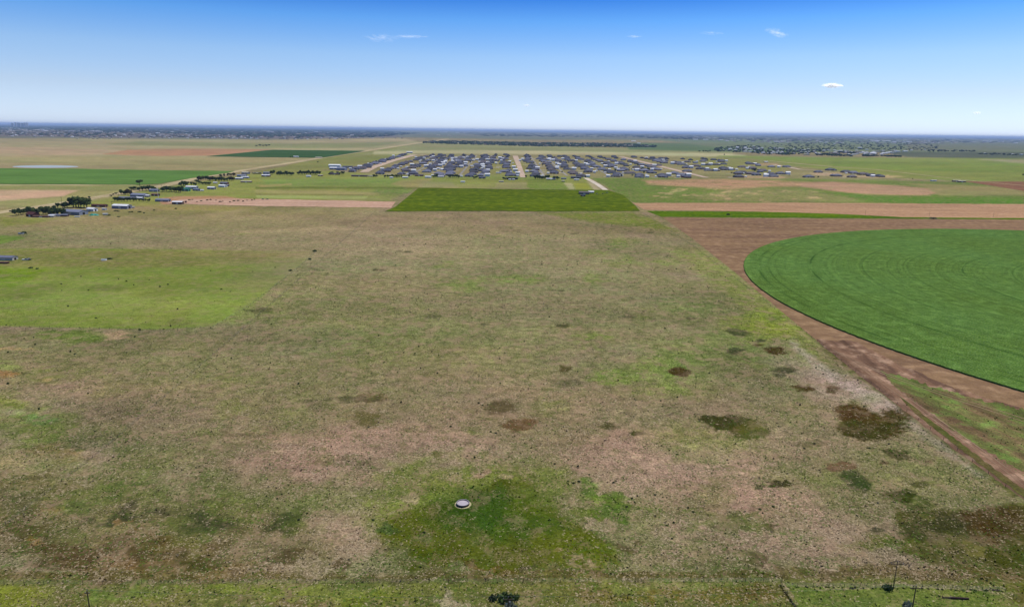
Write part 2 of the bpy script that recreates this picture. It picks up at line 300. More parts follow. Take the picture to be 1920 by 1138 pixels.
# damp dark patches
OL=(72,80,28);BR=(88,66,28);GG=(84,88,56)
def dk(cx,cy,rx,ry,c,op=.9,rot=0,w=.75,s=.16): blob(cx,cy,rx,ry,tuple(q*.84 for q in c),min(1,op*1.1),w,s,rot,.45)
dk(1365,792,45,14,OL); dk(1405,805,42,19,OL,rot=12); dk(1350,786,35,9,(74,76,34)); dk(1400,800,35,9,(92,88,22),.6)
dk(1610,785,50,22,BR,.92,25); dk(1655,800,48,26,(82,70,26)); dk(1625,808,60,20,(76,72,24)); dk(1585,770,32,9,BR); dk(1640,790,30,10,(100,76,32),.4)
for q in [(1273,695,23,8,BR),(1452,657,21,7,BR),(1385,622,24,8,GG,.8),(1425,638,10,4,GG,.8),(1425,647,12,3,BR,.7),(1382,660,17,7,GG,.8),(1475,693,22,6,GG,.8),(1463,704,12,3,GG,.7),(1505,730,20,7,BR),(1558,729,16,8,BR,.75),
 (1140,800,20,7,OL,.7),(1195,815,15,6,OL),(985,797,30,11,(120,92,55),.8),(940,762,22,14,(108,96,58),.75),(700,750,38,9,(128,104,66),.7),(690,788,28,13,(112,112,52),.7),(680,752,60,7,GG,.5),
 (1678,856,25,8,OL),(1655,870,8,3,BR,.7),(1605,905,30,14,(62,84,38),.85,25),(1672,932,32,13,OL,.92,12),(1462,908,20,7,(74,72,34)),(1428,915,12,5,GG,.8),(1570,876,24,9,(142,108,78),.8),(1182,596,14,4.5,GG,.85),(1048,611,13,5,(92,90,52),.9),
 (1057,690,14,9,(96,88,45),.85),(1060,716,26,8,GG,.6),(1050,547,15,1.8,GG,.8),(709,506,11,2.2,GG,.8),(758,471,14,1.5,GG,.7),(905,608,8,2,GG,.6),(805,594,13,3,GG,.6),(1255,481,8,1.5,GG,.8),(1215,435,10,1.2,GG,.8),(1070,439,9,1.3,GG,.7),(1180,434,8,1.2,GG,.7),(1292,598,12,3,GG,.7),
 (490,582,25,6,(100,98,60),.7),(820,855,10,6,(125,118,60),.7),(1740,865,10,4,BR,.6),(1720,910,20,8,OL,.6),(1520,832,30,8,OL,.5),(1380,988,28,9,(86,80,48),.8),(1440,990,14,5,(86,70,50),.7),(1650,990,16,5,GG,.7),(1420,1050,25,10,(92,72,48),.7),(1180,1025,28,8,(108,92,62),.7)]:
    dk(*q)
# lower right wet corner
poly([(1672,960),(1720,955),(1800,968),(1850,955),(1920,945),(2100,990),(2300,1090),(1900,1090),(1760,1065),(1700,1040),(1705,1010),(1680,990)],(88,90,36),7,1.5,.5,.9,1.5)
dk(1760,990,60,25,(84,86,48),.7); dk(1870,985,70,30,(92,72,30),.8); dk(1840,1005,40,15,(108,78,38),.5,20); dk(1825,1032,30,8,(158,150,70),.7,20); dk(1900,1050,60,25,(92,98,28),.7); dk(1720,960,25,18,(84,98,36),.7); dk(1735,973,14,6,(150,145,80),.5)
# lower left darker damp ground
poly([(E0,900),(100,880),(300,920),(520,940),(640,1010),(600,1075),(E0,1078)],(120,106,66),30,2,.9,.55,1.4)
for q in [(150,1040,110,28,(110,88,52),.8),(60,1000,70,22,(104,92,50),.75),(300,1030,100,22,(115,100,55),.75),(370,1055,80,14,(150,128,68),.7),(210,1062,60,12,(155,122,72),.7),(210,975,45,14,(86,88,58),.85),(270,960,40,10,(92,88,60),.7),(372,975,45,17,(84,90,56),.92),(525,965,34,14,(82,86,52),.92,-28),(240,985,20,5,(178,142,90),.7,-20),
 (100,955,20,9,(188,150,95),.7),(70,1015,16,7,(182,138,80),.75),(150,920,60,12,(160,138,90),.6),(340,1045,40,14,(92,92,40),.7),(520,1040,35,8,(98,82,48),.75),(560,1030,30,6,(110,88,55),.7),(630,1055,30,10,(98,80,45),.8),(460,1068,50,6,(105,88,52),.5),(330,1010,60,14,(130,108,50),.6),(20,1040,60,8,(90,98,52),.6)]: dk(*q[:4],q[4],q[5],q[6] if len(q)>6 else 0,1.7,.5)
blob(130,950,50,16,(98,118,55),.6,1.6,.6); blob(180,930,50,14,(112,125,62),.6,1.6,.6); blob(400,920,200,30,(112,124,66),.6,1.6,.7); blob(330,885,110,22,(118,124,70),.55,1.6,.7); blob(440,950,60,20,(120,126,62),.6,1.5,.7); blob(600,930,70,30,(128,132,78),.6,1.6,.7)
# lush grass round the tank
blob(880,905,150,38,(128,142,58),.8,1.8,.5); blob(760,950,90,30,(130,142,62),.8,1.8,.5); blob(1010,915,70,30,(128,138,62),.75,1.8,.5)
poly([(692,1000),(712,965),(800,945),(880,925),(940,905),(1005,905),(1018,930),(1030,955),(1060,975),(1110,995),(1150,1015),(1172,1060),(1120,1078),(1000,1078),(900,1070),(800,1076),(775,1055),(770,1020),(720,1010)],(98,105,28),12,1.8,.6,.95,1.6)
blob(905,955,105,32,(58,92,26),.85,1.6,.6,spk=.5); blob(960,985,70,24,(70,100,30),.7,1.6,.6); blob(1000,945,40,25,(92,108,28),.7,1.5,.6); blob(760,1010,80,20,(100,105,30),.7,1.6,.6); blob(840,1050,70,18,(88,96,14),.75,1.6,.6); blob(1100,1030,80,22,(100,112,20),.7,1.6,.6); blob(720,985,22,10,(72,96,50),.7)
blob(795,1010,20,8,(120,122,75),.6); blob(900,1005,20,14,(110,116,60),.5); blob(760,932,22,7,(182,162,120),.8,1.6); blob(895,890,16,8,(188,155,125),.8,1.4); blob(945,900,15,6,(190,168,125),.7); blob(850,895,12,5,(170,155,110),.6)
blob(930,1068,50,10,(118,92,48),.8,1.6,.5); blob(1045,1040,30,10,(150,128,80),.6,1.6); blob(990,1068,16,9,(80,78,48),.8,1.4); blob(1085,1065,25,10,(172,150,112),.7,1.7)
blob(1145,945,55,15,(100,125,40),.8,1.8,.5,rot=12); blob(1110,920,20,10,(88,124,38),.7,1.5); blob(1150,935,40,7,(90,120,40),.7,1.5); blob(1150,965,45,12,(80,112,36),.75,1.6); blob(1100,975,40,14,(102,120,38),.7,1.6); blob(1130,988,35,7,(185,162,130),.7,1.8)
blob(1390,990,40,18,(108,124,42),.7,1.8,.6); blob(1350,1005,50,14,(112,124,58),.6,1.8,.6); blob(1660,1020,70,16,(100,112,32),.75,1.7,.6); blob(1320,1045,90,16,(108,112,60),.6,1.8,.6)
for i in range(120):
    xx=random.uniform(-60,1980); yy=random.uniform(430,1075)
    c=random.choice([(112,124,62),(172,150,118),(120,118,80),(150,140,98),(110,104,70),(128,138,72)]); s=random.uniform(8,34)*(.35+(yy-244)/700); blob(xx,yy,s,s*(yy-240)/1300*1.1,c,random.uniform(.25,.6),1.8,.7,random.uniform(-6,6))
# fence line scrub at the foot of the lot, and the road verge in front
poly([(E0,1072),(600,1074),(1000,1078),(1400,1072),(1700,1068),(E1,1066),(E1,1092),(E0,1092)],(100,88,40),5,1.4,.7,.75,1.5)
poly([(E0,1088),(960,1088),(E1,1084),(E1,1300),(E0,1300)],(124,124,66),3,.8,.8)
poly([(E0,1100),(100,1104),(60,1125),(110,1145),(E0,1200)],(142,148,52),10,1.2,.8,.8,1.5)
blob(135,1120,40,18,(118,104,62),.8,1.5,.6); blob(280,1125,70,16,(138,132,66),.7,1.5,.6); blob(230,1105,90,8,(120,140,66),.7,1.4,.6); blob(420,1108,120,10,(136,146,62),.7,1.5,.6); blob(560,1120,120,10,(146,148,66),.6,1.5,.7); blob(560,1134,110,9,(132,108,72),.65,1.5,.6)
blob(760,1110,160,8,(150,152,72),.6,1.4,.7); blob(850,1132,30,7,(180,165,130),.8,1.7); blob(700,1128,80,10,(142,150,55),.7,1.5,.6); blob(1080,1110,150,12,(124,116,52),.75,1.5,.6); blob(1250,1132,200,10,(125,110,45),.75,1.5,.6); blob(1240,1108,180,7,(140,146,78),.7,1.3,.6)
poly([(1466,1097),(1700,1100),(1880,1106),(1925,1150),(1500,1160),(1480,1115)],(122,138,66),2.5,.5,.5,.95,1.5); poly([(1880,1090),(1960,1090),(1980,1160),(1925,1145),(1885,1105)],(100,102,30),3,.8,.6,.9,1.5)
blob(1420,1120,55,12,(112,96,42),.8,1.4,.6); blob(1840,1112,30,6,(85,112,42),.7,1.4); blob(1880,1115,22,7,(165,150,112),.7,1.5,rot=30); blob(1600,1128,60,10,(112,130,70),.7,1.5,.6); blob(1760,1120,60,10,(140,150,74),.6,1.4,.7)
poly([(1500,1098),(1700,1101),(1870,1107),(1870,1109),(1700,1104),(1500,1101)],(178,158,120),1.4,1,.6,.7)
poly([(1466,1098),(1474,1098),(1483,1114),(1496,1145),(1490,1145),(1478,1114)],(160,140,105),1.6,.8,.5,.8); poly([(1460,1098),(1466,1098),(1476,1114),(1488,1145),(1480,1145),(1468,1114)],(88,84,34),1.6,.8,.5,.8)
poly([(1900,1095),(1925,1115),(1960,1150),(1940,1150),(1905,1115)],(110,100,62),2,.8,.5,.6)
def paint(X,Y,near=True):
    x,y=PX(X,Y); D=np.maximum(Y,20.)
    n=len(X); col=np.empty((n,3)); base=np.array(L(150,142,98)); base2=np.array(L(130,126,82)); base3=np.array(L(158,136,112))
    m=sstep(-.35,.35,fbm(X,Y,90,4,1))[:,None]; col[:]=base*(1-m)+base2*m
    m=sstep(.0,.5,fbm(X,Y,45,4,2))[:,None]; col=col*(1-m*.7)+base3*m*.7
    spk=np.ones(n)
    A=lambda a:np.minimum(a*FOC/D,9.)
    wx=A(1.2)*fbm(X,Y,4,2,3)+A(5)*fbm(X,Y,18,3,4)+np.minimum(A(30)*1.0,14)*fbm(X,Y,110,3,5)
    rt=np.clip((y-(231.5+.0137*x))/FOC,.005,.9)
    wy=(A(1.2)*fbm(X,Y,4,2,6)+A(5)*fbm(X,Y,18,3,7)+np.minimum(A(30),14)*fbm(X,Y,110,3,8))*rt*1.6
    for k,g,c,soft,warp,sk,op,asp in LAY:
        if k=='p':
            ys=[q[1] for q in g];xs=[q[0] for q in g]; mg=30+soft*2
            sel=np.nonzero((x>min(xs)-mg)&(x<max(xs)+mg)&(y>min(ys)-mg)&(y<max(ys)+mg))[0]
            if len(sel)==0: continue
            xx=x[sel]+wx[sel]*warp; yy=y[sel]+wy[sel]*warp
            ins=pip(xx,yy,g); d=pdist(xx,yy,g,asp); d=np.where(ins,d,-d); wgt=sstep(-soft,soft,d)*op
        else:
            cx,cy,rx,ry,ro=g; mg=2.2
            sel=np.nonzero((abs(x-cx)<(rx+ry)*mg+15)&(abs(y-cy)<(ry+rx*abs(math.sin(ro)))*mg+15))[0]
            if len(sel)==0: continue
            dx=x[sel]+wx[sel]*warp*min(1.6,rx/9.)-cx; dy=y[sel]+wy[sel]*warp*min(1.6,rx/9.)-cy
            u=dx*math.cos(ro)+dy*math.sin(ro); v=-dx*math.sin(ro)+dy*math.cos(ro)
            q=np.hypot(u/rx,v/ry); sw=max(rx/FOC*float(np.median(D[sel])),1.5); q=q+.5*fbm(X[sel],Y[sel]*.8,sw*.9,4,cx*.37%91)+.26*fbm(X[sel],Y[sel],max(sw*.18,1.2),2,cy*.53%77); wgt=(1-sstep(1-soft,1+soft,q))*op
        wgt=wgt[:,None]; col[sel]=col[sel]*(1-wgt)+np.array(c)*wgt
        if sk is not None: spk[sel]=spk[sel]*(1-wgt[:,0])+sk*wgt[:,0]
    f=np.ones(n); g=np.zeros(n)
    for i,(s_,am) in enumerate(((9,.10),(28,.12),(80,.12),(240,.13),(700,.13),(2200,.1))):
        wv=sstep(.3,1.,s_*110/D)*sstep(9000,1500,np.full(n,float(s_))); k_=fbm(X*.55,Y,s_,2,60+i); f+=am*wv*k_; g+=am*.9*wv*fbm(X*.5,Y*1.1,s_*1.3,2,80+i)
    col=col*f[:,None]*(1+g[:,None]*np.array([.9,.1,.6]))
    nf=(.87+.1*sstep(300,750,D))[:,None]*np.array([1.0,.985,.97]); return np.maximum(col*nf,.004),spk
# ------------------------------------------------------------------ ground sheet (finer near the lot, coarser towards the horizon)
dys=np.concatenate([np.arange(.9,20,.9),np.arange(20,1000,1.9),np.arange(1000,2600,25)])
d=H*FOC/dys; d=np.concatenate([[90000.],H*FOC/dys,[40,20,0,-60,-300,-3000,-12000]])
u=np.concatenate([-np.geomspace(5,.8,30),np.linspace(-.79,.79,840),np.geomspace(.8,5,30)])
wd=np.where(d>=60,d,60+(60-d)*1.0)
X=(wd[:,None]*u[None,:]).ravel(); Y=np.repeat(d,len(u)); nr,nc=len(d),len(u)
col,spk=paint(X,Y)
idx=np.arange(nr*nc).reshape(nr,nc)
Fq=np.stack([idx[1:,:-1],idx[1:,1:],idx[:-1,1:],idx[:-1,:-1]],-1).reshape(-1,4)
gm=npmesh('ground',np.stack([X,Y,np.zeros_like(X)],1),Fq,np.concatenate([col,spk[:,None]],1))
tag(link('ground',gm,ground_mat()),kind='structure')
# ------------------------------------------------------------------ flat sheets (fields, roads, pond)
def sheet(name,pts,mat,lev=0,px=True,skirt=0,curve=None):
    W=[P(*q) for q in pts] if px else pts
    t=geometry.tessellate_polygon([[Vector((a,b,0)) for a,b in W]])
    zz=[(.03+.00005*abs(b))*(1+lev*.6)+skirt for a,b in W]
    vs=[(a,b,z) for (a,b),z in zip(W,zz)]; fs=[]
    for tri in t:
        a,b,c=[Vector(vs[i]) for i in tri]
        fs.append(tri if (b-a).cross(c-a).z>0 else tri[::-1])
    n=len(W)
    if skirt:
        vs+=[(a,b,0.005) for a,b in W]; ar=sum(W[i][0]*W[(i+1)%n][1]-W[(i+1)%n][0]*W[i][1] for i in range(n))
        for i in range(n):
            j=(i+1)%n; fs.append((i,n+i,n+j,j) if ar>0 else (i,j,n+j,n+i))
    me=bpy.data.meshes.new(name); me.from_pydata(vs,[],fs); me.update()
    return tag(link(name,me,mat),kind='structure')
def rag(pts,step=12,amp=.6,seed=1):
    out=[];r=random.Random(seed)
    for i in range(len(pts)):
        (x0,y0),(x1,y1)=pts[i],pts[(i+1)%len(pts)]; n=max(1,int(math.hypot(x1-x0,y1-y0)/step))
        for k in range(n):
            t=k/n; out.append((x0+(x1-x0)*t,y0+(y1-y0)*t+(r.uniform(-amp,amp) if k else 0)))
    return out
def strip(name,pts,wd,mat,lev=1):
    W=[Vector(P(*q)) if len(q)==2 else Vector(q[:2]) for q in pts]; Lf=[];Rt=[]
    for i,a in enumerate(W):
        dd=(W[min(i+1,len(W)-1)]-W[max(i-1,0)]).normalized(); nn=Vector((-dd.y,dd.x))*(wd[i] if isinstance(wd,(list,tuple)) else wd)/2
        Lf.append(tuple(a+nn)); Rt.append(tuple(a-nn))
    return sheet(name,Lf+Rt[::-1],mat,lev,px=False)
# ---- field and road materials
M_CROP=None
def crop_mat(cx,cy):
    t=NT('irrigated_crop'); g=t.n('ShaderNodeNewGeometry').outputs['Position']
    vm=t.n('ShaderNodeVectorMath',operation='DISTANCE'); 
    mul=t.n('ShaderNodeVectorMath',operation='MULTIPLY'); t.l(g,mul.inputs[0]); mul.inputs[1].default_value=(1,1,0); t.l(mul.outputs[0],vm.inputs[0]); vm.inputs[1].default_value=(cx,cy,0); r=vm.outputs['Value']
    p=t.pos(); big=t.noise(t.pos(1,.6),.012,4,.6); mid=t.noise(p,.12,4,.6); fine=t.noise(p,1.2,3,.75)
    rr=t.math('ADD',r,t.math('MULTIPLY',t.math('SUBTRACT',mid,.5),3.0))
    cv=t.n('ShaderNodeCombineXYZ'); t.l(rr,cv.inputs[0]); rn=t.n('ShaderNodeTexNoise',noise_dimensions='1D'); t.l(rr,rn.inputs['W']); rn.inputs['Scale'].default_value=.3; rn.inputs['Detail'].default_value=5; rn.inputs['Roughness'].default_value=.7
    c=t.mix(t.mr(big,.35,.65),L(88,116,46),L(92,126,60))
    c=t.mix(t.math('MULTIPLY',t.mr(mid,.55,.7),.35),c,L(124,158,84))
    c=t.mix(t.math('MULTIPLY',t.mr(fine,.53,.63),.6),c,L(156,186,118))
    c=t.mix(t.math('MULTIPLY',t.mr(fine,.46,.37),.7),c,L(34,80,22))
    f=t.math('MULTIPLY',t.mr(rn.outputs['Fac'],.36,.64,.86,1.13),t.mr(mid,.34,.66,.82,1.17)); c=t.scl(c,f)
    for q,wd,st in ((391,1.5,.7),(382,1.,.5),(345,1.6,.85),(336,1.,.35),(300,1.2,.4),(262,1.1,.35),(218,1.6,.7),(180,1.2,.4)):
        k=t.mr(t.math('ABSOLUTE',t.math('SUBTRACT',t.math('ADD',r,t.math('MULTIPLY',t.math('SUBTRACT',big,.5),2.)),q)),wd,.2,0,st); k=t.math('MULTIPLY',k,t.mr(t.noise(p,.018,2),.38,.55)); k=t.math('MULTIPLY',k,.95); c=t.mix(k,c,L(34,72,22))
    return t.bsdf(c,.9,0.,fine,.8,.5)
M_soil=field_mat('ploughed_soil',L(152,121,90),L(138,108,84),L(168,138,106),.02,.12,(.35,1.6),.5,.2,var=.14)
M_salm=field_mat('bare_red_soil',L(190,150,114),L(178,138,106),L(202,164,130),.02,.15,(.4,2.),.4,.2,var=.1)
M_pink=field_mat('bare_pink_dirt',L(212,174,148),L(198,154,128),L(220,188,164),.012,.15,(.3,3.),.3,.2,var=.1)
M_lawn=field_mat('mown_hay_grass',L(98,114,16),L(82,102,16),L(120,128,26),.012,.07,(.45,2.2),.5,.3,var=.16)
M_gcrop=field_mat('green_crop',L(94,128,62),L(104,138,70),L(86,120,56),.01,.08,(.5,1),.4,.3,var=.12)
M_dcrop=field_mat('dark_green_crop',L(62,92,50),L(70,100,54),None,.008,.06,(.5,1),.3,.3,var=.08)
M_grass=field_mat('dark_grass_strip',L(92,120,10),L(74,104,8),L(118,132,30),.02,.15,(.3,1),.5,.3,var=.15)
M_dirt=field_mat('dirt_track',L(196,178,138),L(178,158,116),L(208,194,160),.02,.2,(1,1),.2,.1,var=.08)
M_cal=field_mat('pale_gravel',L(228,214,196),L(212,194,172),None,.03,.2,(1,1),.2,.1,var=.07)
M_estst=field_mat('estate_asphalt',L(150,146,140),L(168,160,146),None,.02,.2,(1,1),.2,.1,var=.1)
M_street=field_mat('street_gravel',L(208,182,160),L(196,170,146),L(216,198,180),.02,.2,(1,1),.2,.1,var=.07)
M_brown=field_mat('brown_soil',L(146,104,78),L(132,94,70),L(158,118,90),.012,.1,(.3,2),.3,.2,var=.12)
t=NT('pond_water'); b=t.n('ShaderNodeBsdfPrincipled'); b.inputs['Base Color'].default_value=(*L(186,194,204),1); b.inputs['Specular IOR Level'].default_value=.15; b.inputs['Roughness'].default_value=.5; t.l(b.outputs[0],t.out.inputs[0]); M_pond=t.m
CX,CY=600.6,514.9
# ---- fields
sheet('ploughed_field',rag([(1243,408),(1500,410.5),(E1,414),(3600,1500),(2250,1200),(1925,940),(1800,850),(1660,742),(1560,662),(1470,588),(1380,512),(1300,449)],40,.4),M_soil,0)
C=[(CX+math.cos(a)*(403.8+random.uniform(-.35,.35)),CY+math.sin(a)*(403.8+random.uniform(-.35,.35))) for a in np.linspace(0,2*math.pi,1441)[:-1]]
sheet('crop_circle',C,crop_mat(CX,CY),1,px=False,skirt=.85)
sheet('red_soil_field',rag([(1186,381),(1500,380.5),(E1,389),(E1,413),(1920,410),(1690,407.5),(1560,401),(1430,397.5),(1208,393.5)],14,.35,2),M_salm,1)
sheet('grass_strip',rag([(1212,396),(1430,397.5),(1560,401),(1690,407.5),(1920,409.5),(E1,413),(E1,415.5),(1920,412),(1500,409),(1240,407)],16,.3,3),M_grass,2)
sheet('hay_field',rag([(785,353),(1060,356.5),(1140,357),(1168,366),(1192,387),(1200,396),(1050,397),(900,396),(722,397),(742,388)],20,.35,4),M_lawn,2,skirt=.3)
sheet('crop_strip',rag([(E0,313),(140,317),(300,320),(440,321.5),(425,325),(360,334.5),(300,345),(262,347),(150,346),(E0,344)],20,.2,5),M_gcrop,1,skirt=.6)
sheet('dark_crop_field',rag([(388,293.5),(512,281.5),(685,283.5),(640,291),(604,296.5),(480,295)],20,.15,6),M_dcrop,1,skirt=.6)
sheet('pond',[(85+62*math.cos(a)+random.uniform(-1,1),313+2.5*math.sin(a)*(1 if math.sin(a)<0 else .9)) for a in np.linspace(0,2*math.pi,49)[:-1]],M_pond,2)
sheet('brown_field',rag([(1808,340.5),(E1,346),(E1,372),(1920,358.5)],30,.2,8),M_brown,1)
sheet('dirt_pad',rag([(340,374),(445,372.5),(742,378.5),(733,390),(480,386.5),(450,385.5),(380,384),(310,381)],16,.5,9),M_pink,1)
sheet('gravel_yard',rag([(1085,361),(1125,361),(1132,357.5),(1148,365.5),(1120,367),(1104,367.5),(1104,371.5),(1086,371),(1082,364)],8,.3,9),M_cal,3)
# tyre-marked lane and weeds along the ploughed field
M_weed=None
DIRN=math.atan2(P(1900,925)[1]-P(1580,672)[1],P(1900,925)[0]-P(1580,672)[0]); M_head=field_mat('headland_soil',L(150,116,92),L(112,86,70),L(186,154,128),.05,.12,(.12,2.),.5,.2,rot=DIRN,var=.14,streak=.3); M_trk=field_mat('wheel_rut',L(176,148,122),L(150,122,98),None,.03,.2,(1,1),.2,.1,var=.1); M_wsoil=field_mat('weedy_soil',L(104,116,62),L(132,106,78),L(100,132,62),.05,.12,(.25,1.8),.6,.3,rot=DIRN+.18,var=.28,streak=.3); M_edge=field_mat('weedy_edge',L(84,92,42),L(110,96,60),None,.03,.2,(1,1),.6,.3,var=.25)
sheet('field_headland',rag([(1530,636),(1600,640),(1700,690),(1800,730),(1920,768),(2300,900),(2250,1200),(1925,940),(1800,850),(1660,742),(1560,662)],10,2.5,13),M_head,1)
sheet('weedy_soil',rag([(1650,695),(1700,709),(1780,735),(1920,768),(2200,850),(2400,1100),(2000,930),(1880,862),(1800,815),(1740,770),(1690,735)],5,3.5,11),M_wsoil,3)
sheet('weedy_margin',rag([(1680,736),(1740,784),(1840,860),(1930,926),(2100,1050),(2070,1052),(1915,929),(1820,857),(1720,779)],7,1.6,12),M_edge,3)
for i,(a,wd) in enumerate([([(1560,655),(1640,692),(1760,735),(1920,785),(2150,860)],.5),([(1560,657),(1640,695),(1760,739),(1920,791),(2150,868)],.5),([(1600,680),(1700,752),(1790,815),(1880,880),(2000,975)],.45),([(1600,676),(1690,738),(1780,800),(1880,872),(2000,966)],.45)]):
    W=[Vector(P(*q)) for q in a]; Q=[]
    for k in range(len(W)-1):
        p0,p1,p2,p3=W[max(k-1,0)],W[k],W[k+1],W[min(k+2,len(W)-1)]
        for s_ in np.linspace(0,1,12)[:-1]: Q.append((.5*((2*p1)+(p2-p0)*s_+(2*p0-5*p1+4*p2-p3)*s_**2+(3*p1-p0-3*p2+p3)*s_**3)).to_tuple()+(0,))
    strip('wheel_track',Q,wd,M_trk,5)
# roads
strip('country_road',[(-560,475),(-100,412),(60,390),(150,376),(215,364.5),(300,350),(375,333.5),(475,316.5),(560,303.5),(610,294.8),(692,282.4),(775,270),(840,261)],[26,26,26,26,26,26,28,30,34,40,46,60,70],M_dirt,1)
strip('field_road',[(610,295),(500,296.3),(380,293.6)],12,M_dirt,3)
strip('gravel_lane',[(1098,334),(1120,346),(1146,364),(1165,374),(1185,386)],[14,13,11,7,5],M_cal,4)
strip('dirt_street',[(981,333),(975,316),(966,292.5)],[15,16,26],M_street,2)
strip('estate_road',[(682,323),(700,314),(735,302),(775,291),(800,290.5)],[24,26,30,36,30],M_street,2)
strip('estate_road',[(1325,333.5),(1270,320),(1215,306.5),(1163,294)],[18,22,26,30],M_street,2)
strip('field_road',[(1440,302),(1560,313),(1640,318),(1760,332),(1830,340),(1960,352),(2400,400)],[24,20,14,9,8,8,8],M_dirt,2)
strip('estate_road',[(1450,309),(1500,318),(1560,321.5)],[22,18,12],M_street,2)
for (x0,y0,x1,y1) in ((860,331,894,291.5),(1063,330,1020,292.5),(905,331,922,291.7),(1020,330,994,292),(1145,331,1076,293),(765,331,838,291)):
    strip('estate_street',[(x0,y0),(x1,y1)],7,M_estst,1)

# ---- building materials
def roof_mat(n,c): return plain(n,c,.75,.25,.2,.35)
M_roofs=[roof_mat('slate_shingles',L(92,94,122)),roof_mat('charcoal_shingles',L(72,74,96)),roof_mat('grey_shingles',L(122,124,146)),roof_mat('brown_shingles',L(104,94,100))]
M_brick=[plain('tan_brick',L(158,132,112),.85,.1),plain('grey_brick',L(132,124,122),.85,.1),plain('white_brick',L(205,198,188),.85,.1),plain('red_brick',L(142,92,74),.85,.1)]
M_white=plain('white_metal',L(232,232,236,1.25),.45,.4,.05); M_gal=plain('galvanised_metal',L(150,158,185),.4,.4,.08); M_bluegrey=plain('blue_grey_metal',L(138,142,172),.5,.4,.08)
M_dgl=plain('window_glass',(.02,.025,.03),.15,.6,0); M_door=plain('painted_door',L(225,222,215),.6,.3,.05); M_dark=plain('dark_opening',(.02,.02,.02),.9,.1,0)
M_teal=plain('teal_metal',L(70,150,140),.5,.4,.1); M_redw=plain('dark_red_boards',L(96,58,52),.8,.2,.2); M_rust=plain('rust_brown_metal',L(128,96,84),.7,.2,.15); M_cream=plain('cream_walls',L(208,200,178),.8,.2,.1)
M_conc=plain('concrete',L(205,198,190),.85,.2,.12,.5); M_wood=plain('weathered_wood',L(96,84,70),.9,.1,.3,2.); M_steel=plain('dull_steel',L(120,124,128),.5,.4,.1)
M_leafd=[None]*4
def leaf_mat(n,c1,c2):
    t=NT(n); g=t.n('ShaderNodeNewGeometry'); f=t.mr(t.noise(t.pos(obj=True),.45,3,.6),.35,.65); c=t.mix(f,c1,c2)
    c=t.scl(c,t.mr(g.outputs['Random Per Island'],0,1,.6,1.45))
    b=t.n('ShaderNodeBsdfPrincipled'); t.l(c,b.inputs['Base Color']); b.inputs['Roughness'].default_value=.7; b.inputs['Specular IOR Level'].default_value=.2
    tr=t.n('ShaderNodeBsdfTranslucent'); t.l(c,tr.inputs[0]); ms=t.n('ShaderNodeMixShader'); ms.inputs[0].default_value=.2; t.l(b.outputs[0],ms.inputs[1]); t.l(tr.outputs[0],ms.inputs[2]); t.l(ms.outputs[0],t.out.inputs[0]); return t.m
M_lf=[leaf_mat('dark_leaves',L(66,88,44),L(90,112,56)),leaf_mat('mid_leaves',L(88,108,50),L(114,132,66)),leaf_mat('brown_leaves',L(84,72,44),L(104,92,54)),leaf_mat('conifer_needles',L(48,66,42),L(66,86,50)),leaf_mat('grey_leaves',L(150,158,150),L(118,130,118))]
M_bark=plain('bark',(.09,.07,.05),.95,.05,.3,2.)
# ---- gabled metal shed: ridge along local x
def shed(px,py,w,d,h,rot,roof,wall,label,cat='shed',name='metal_shed',group=None,rise=None,open_side=False,door=True):
    X,Y=P(px,py); o=empty(name,(X,Y,0),rad(rot)); tag(o,label,cat,group); r=rise if rise is not None else d*.16
    a,b=w/2,d/2; m=MB(); m.box(-a,a,-b,b,-.05,h); m.add([(-a,-b,h),(-a,b,h),(-a,0,h+r),(a,-b,h),(a,b,h),(a,0,h+r)],[(0,2,1),(3,4,5),(0,3,5,2),(2,5,4,1)]); m.obj('wall',wall,o)
    e=.45; sl=r/b; z0=h+.06-e*sl; t_=.18
    m=MB(); A=a+e;B=b+e
    for s in(-1,1): m.add([(-A,s*B,z0),(A,s*B,z0),(A,0,h+r+.06),(-A,0,h+r+.06),(-A,s*B,z0+t_),(A,s*B,z0+t_),(A,0,h+r+.06+t_),(-A,0,h+r+.06+t_)],[(0,1,2,3),(4,5,6,7),(0,1,5,4),(1,2,6,5),(3,0,4,7)])
    m.obj('roof',roof,o)
    if door:
        m=MB(); dw=min(w*.22,4.2); m.box(-dw/2,dw/2,-b-.06,-b-.003,0,min(h*.8,3.8)); m.obj('door',M_dark if open_side else M_door,o)
        m=MB(); dh=min(d*.35,3.8); m.box(a+.003,a+.06,-dh/2,dh/2,0,min(h*.8,3.6)); m.obj('door',M_dark,o)
    return o
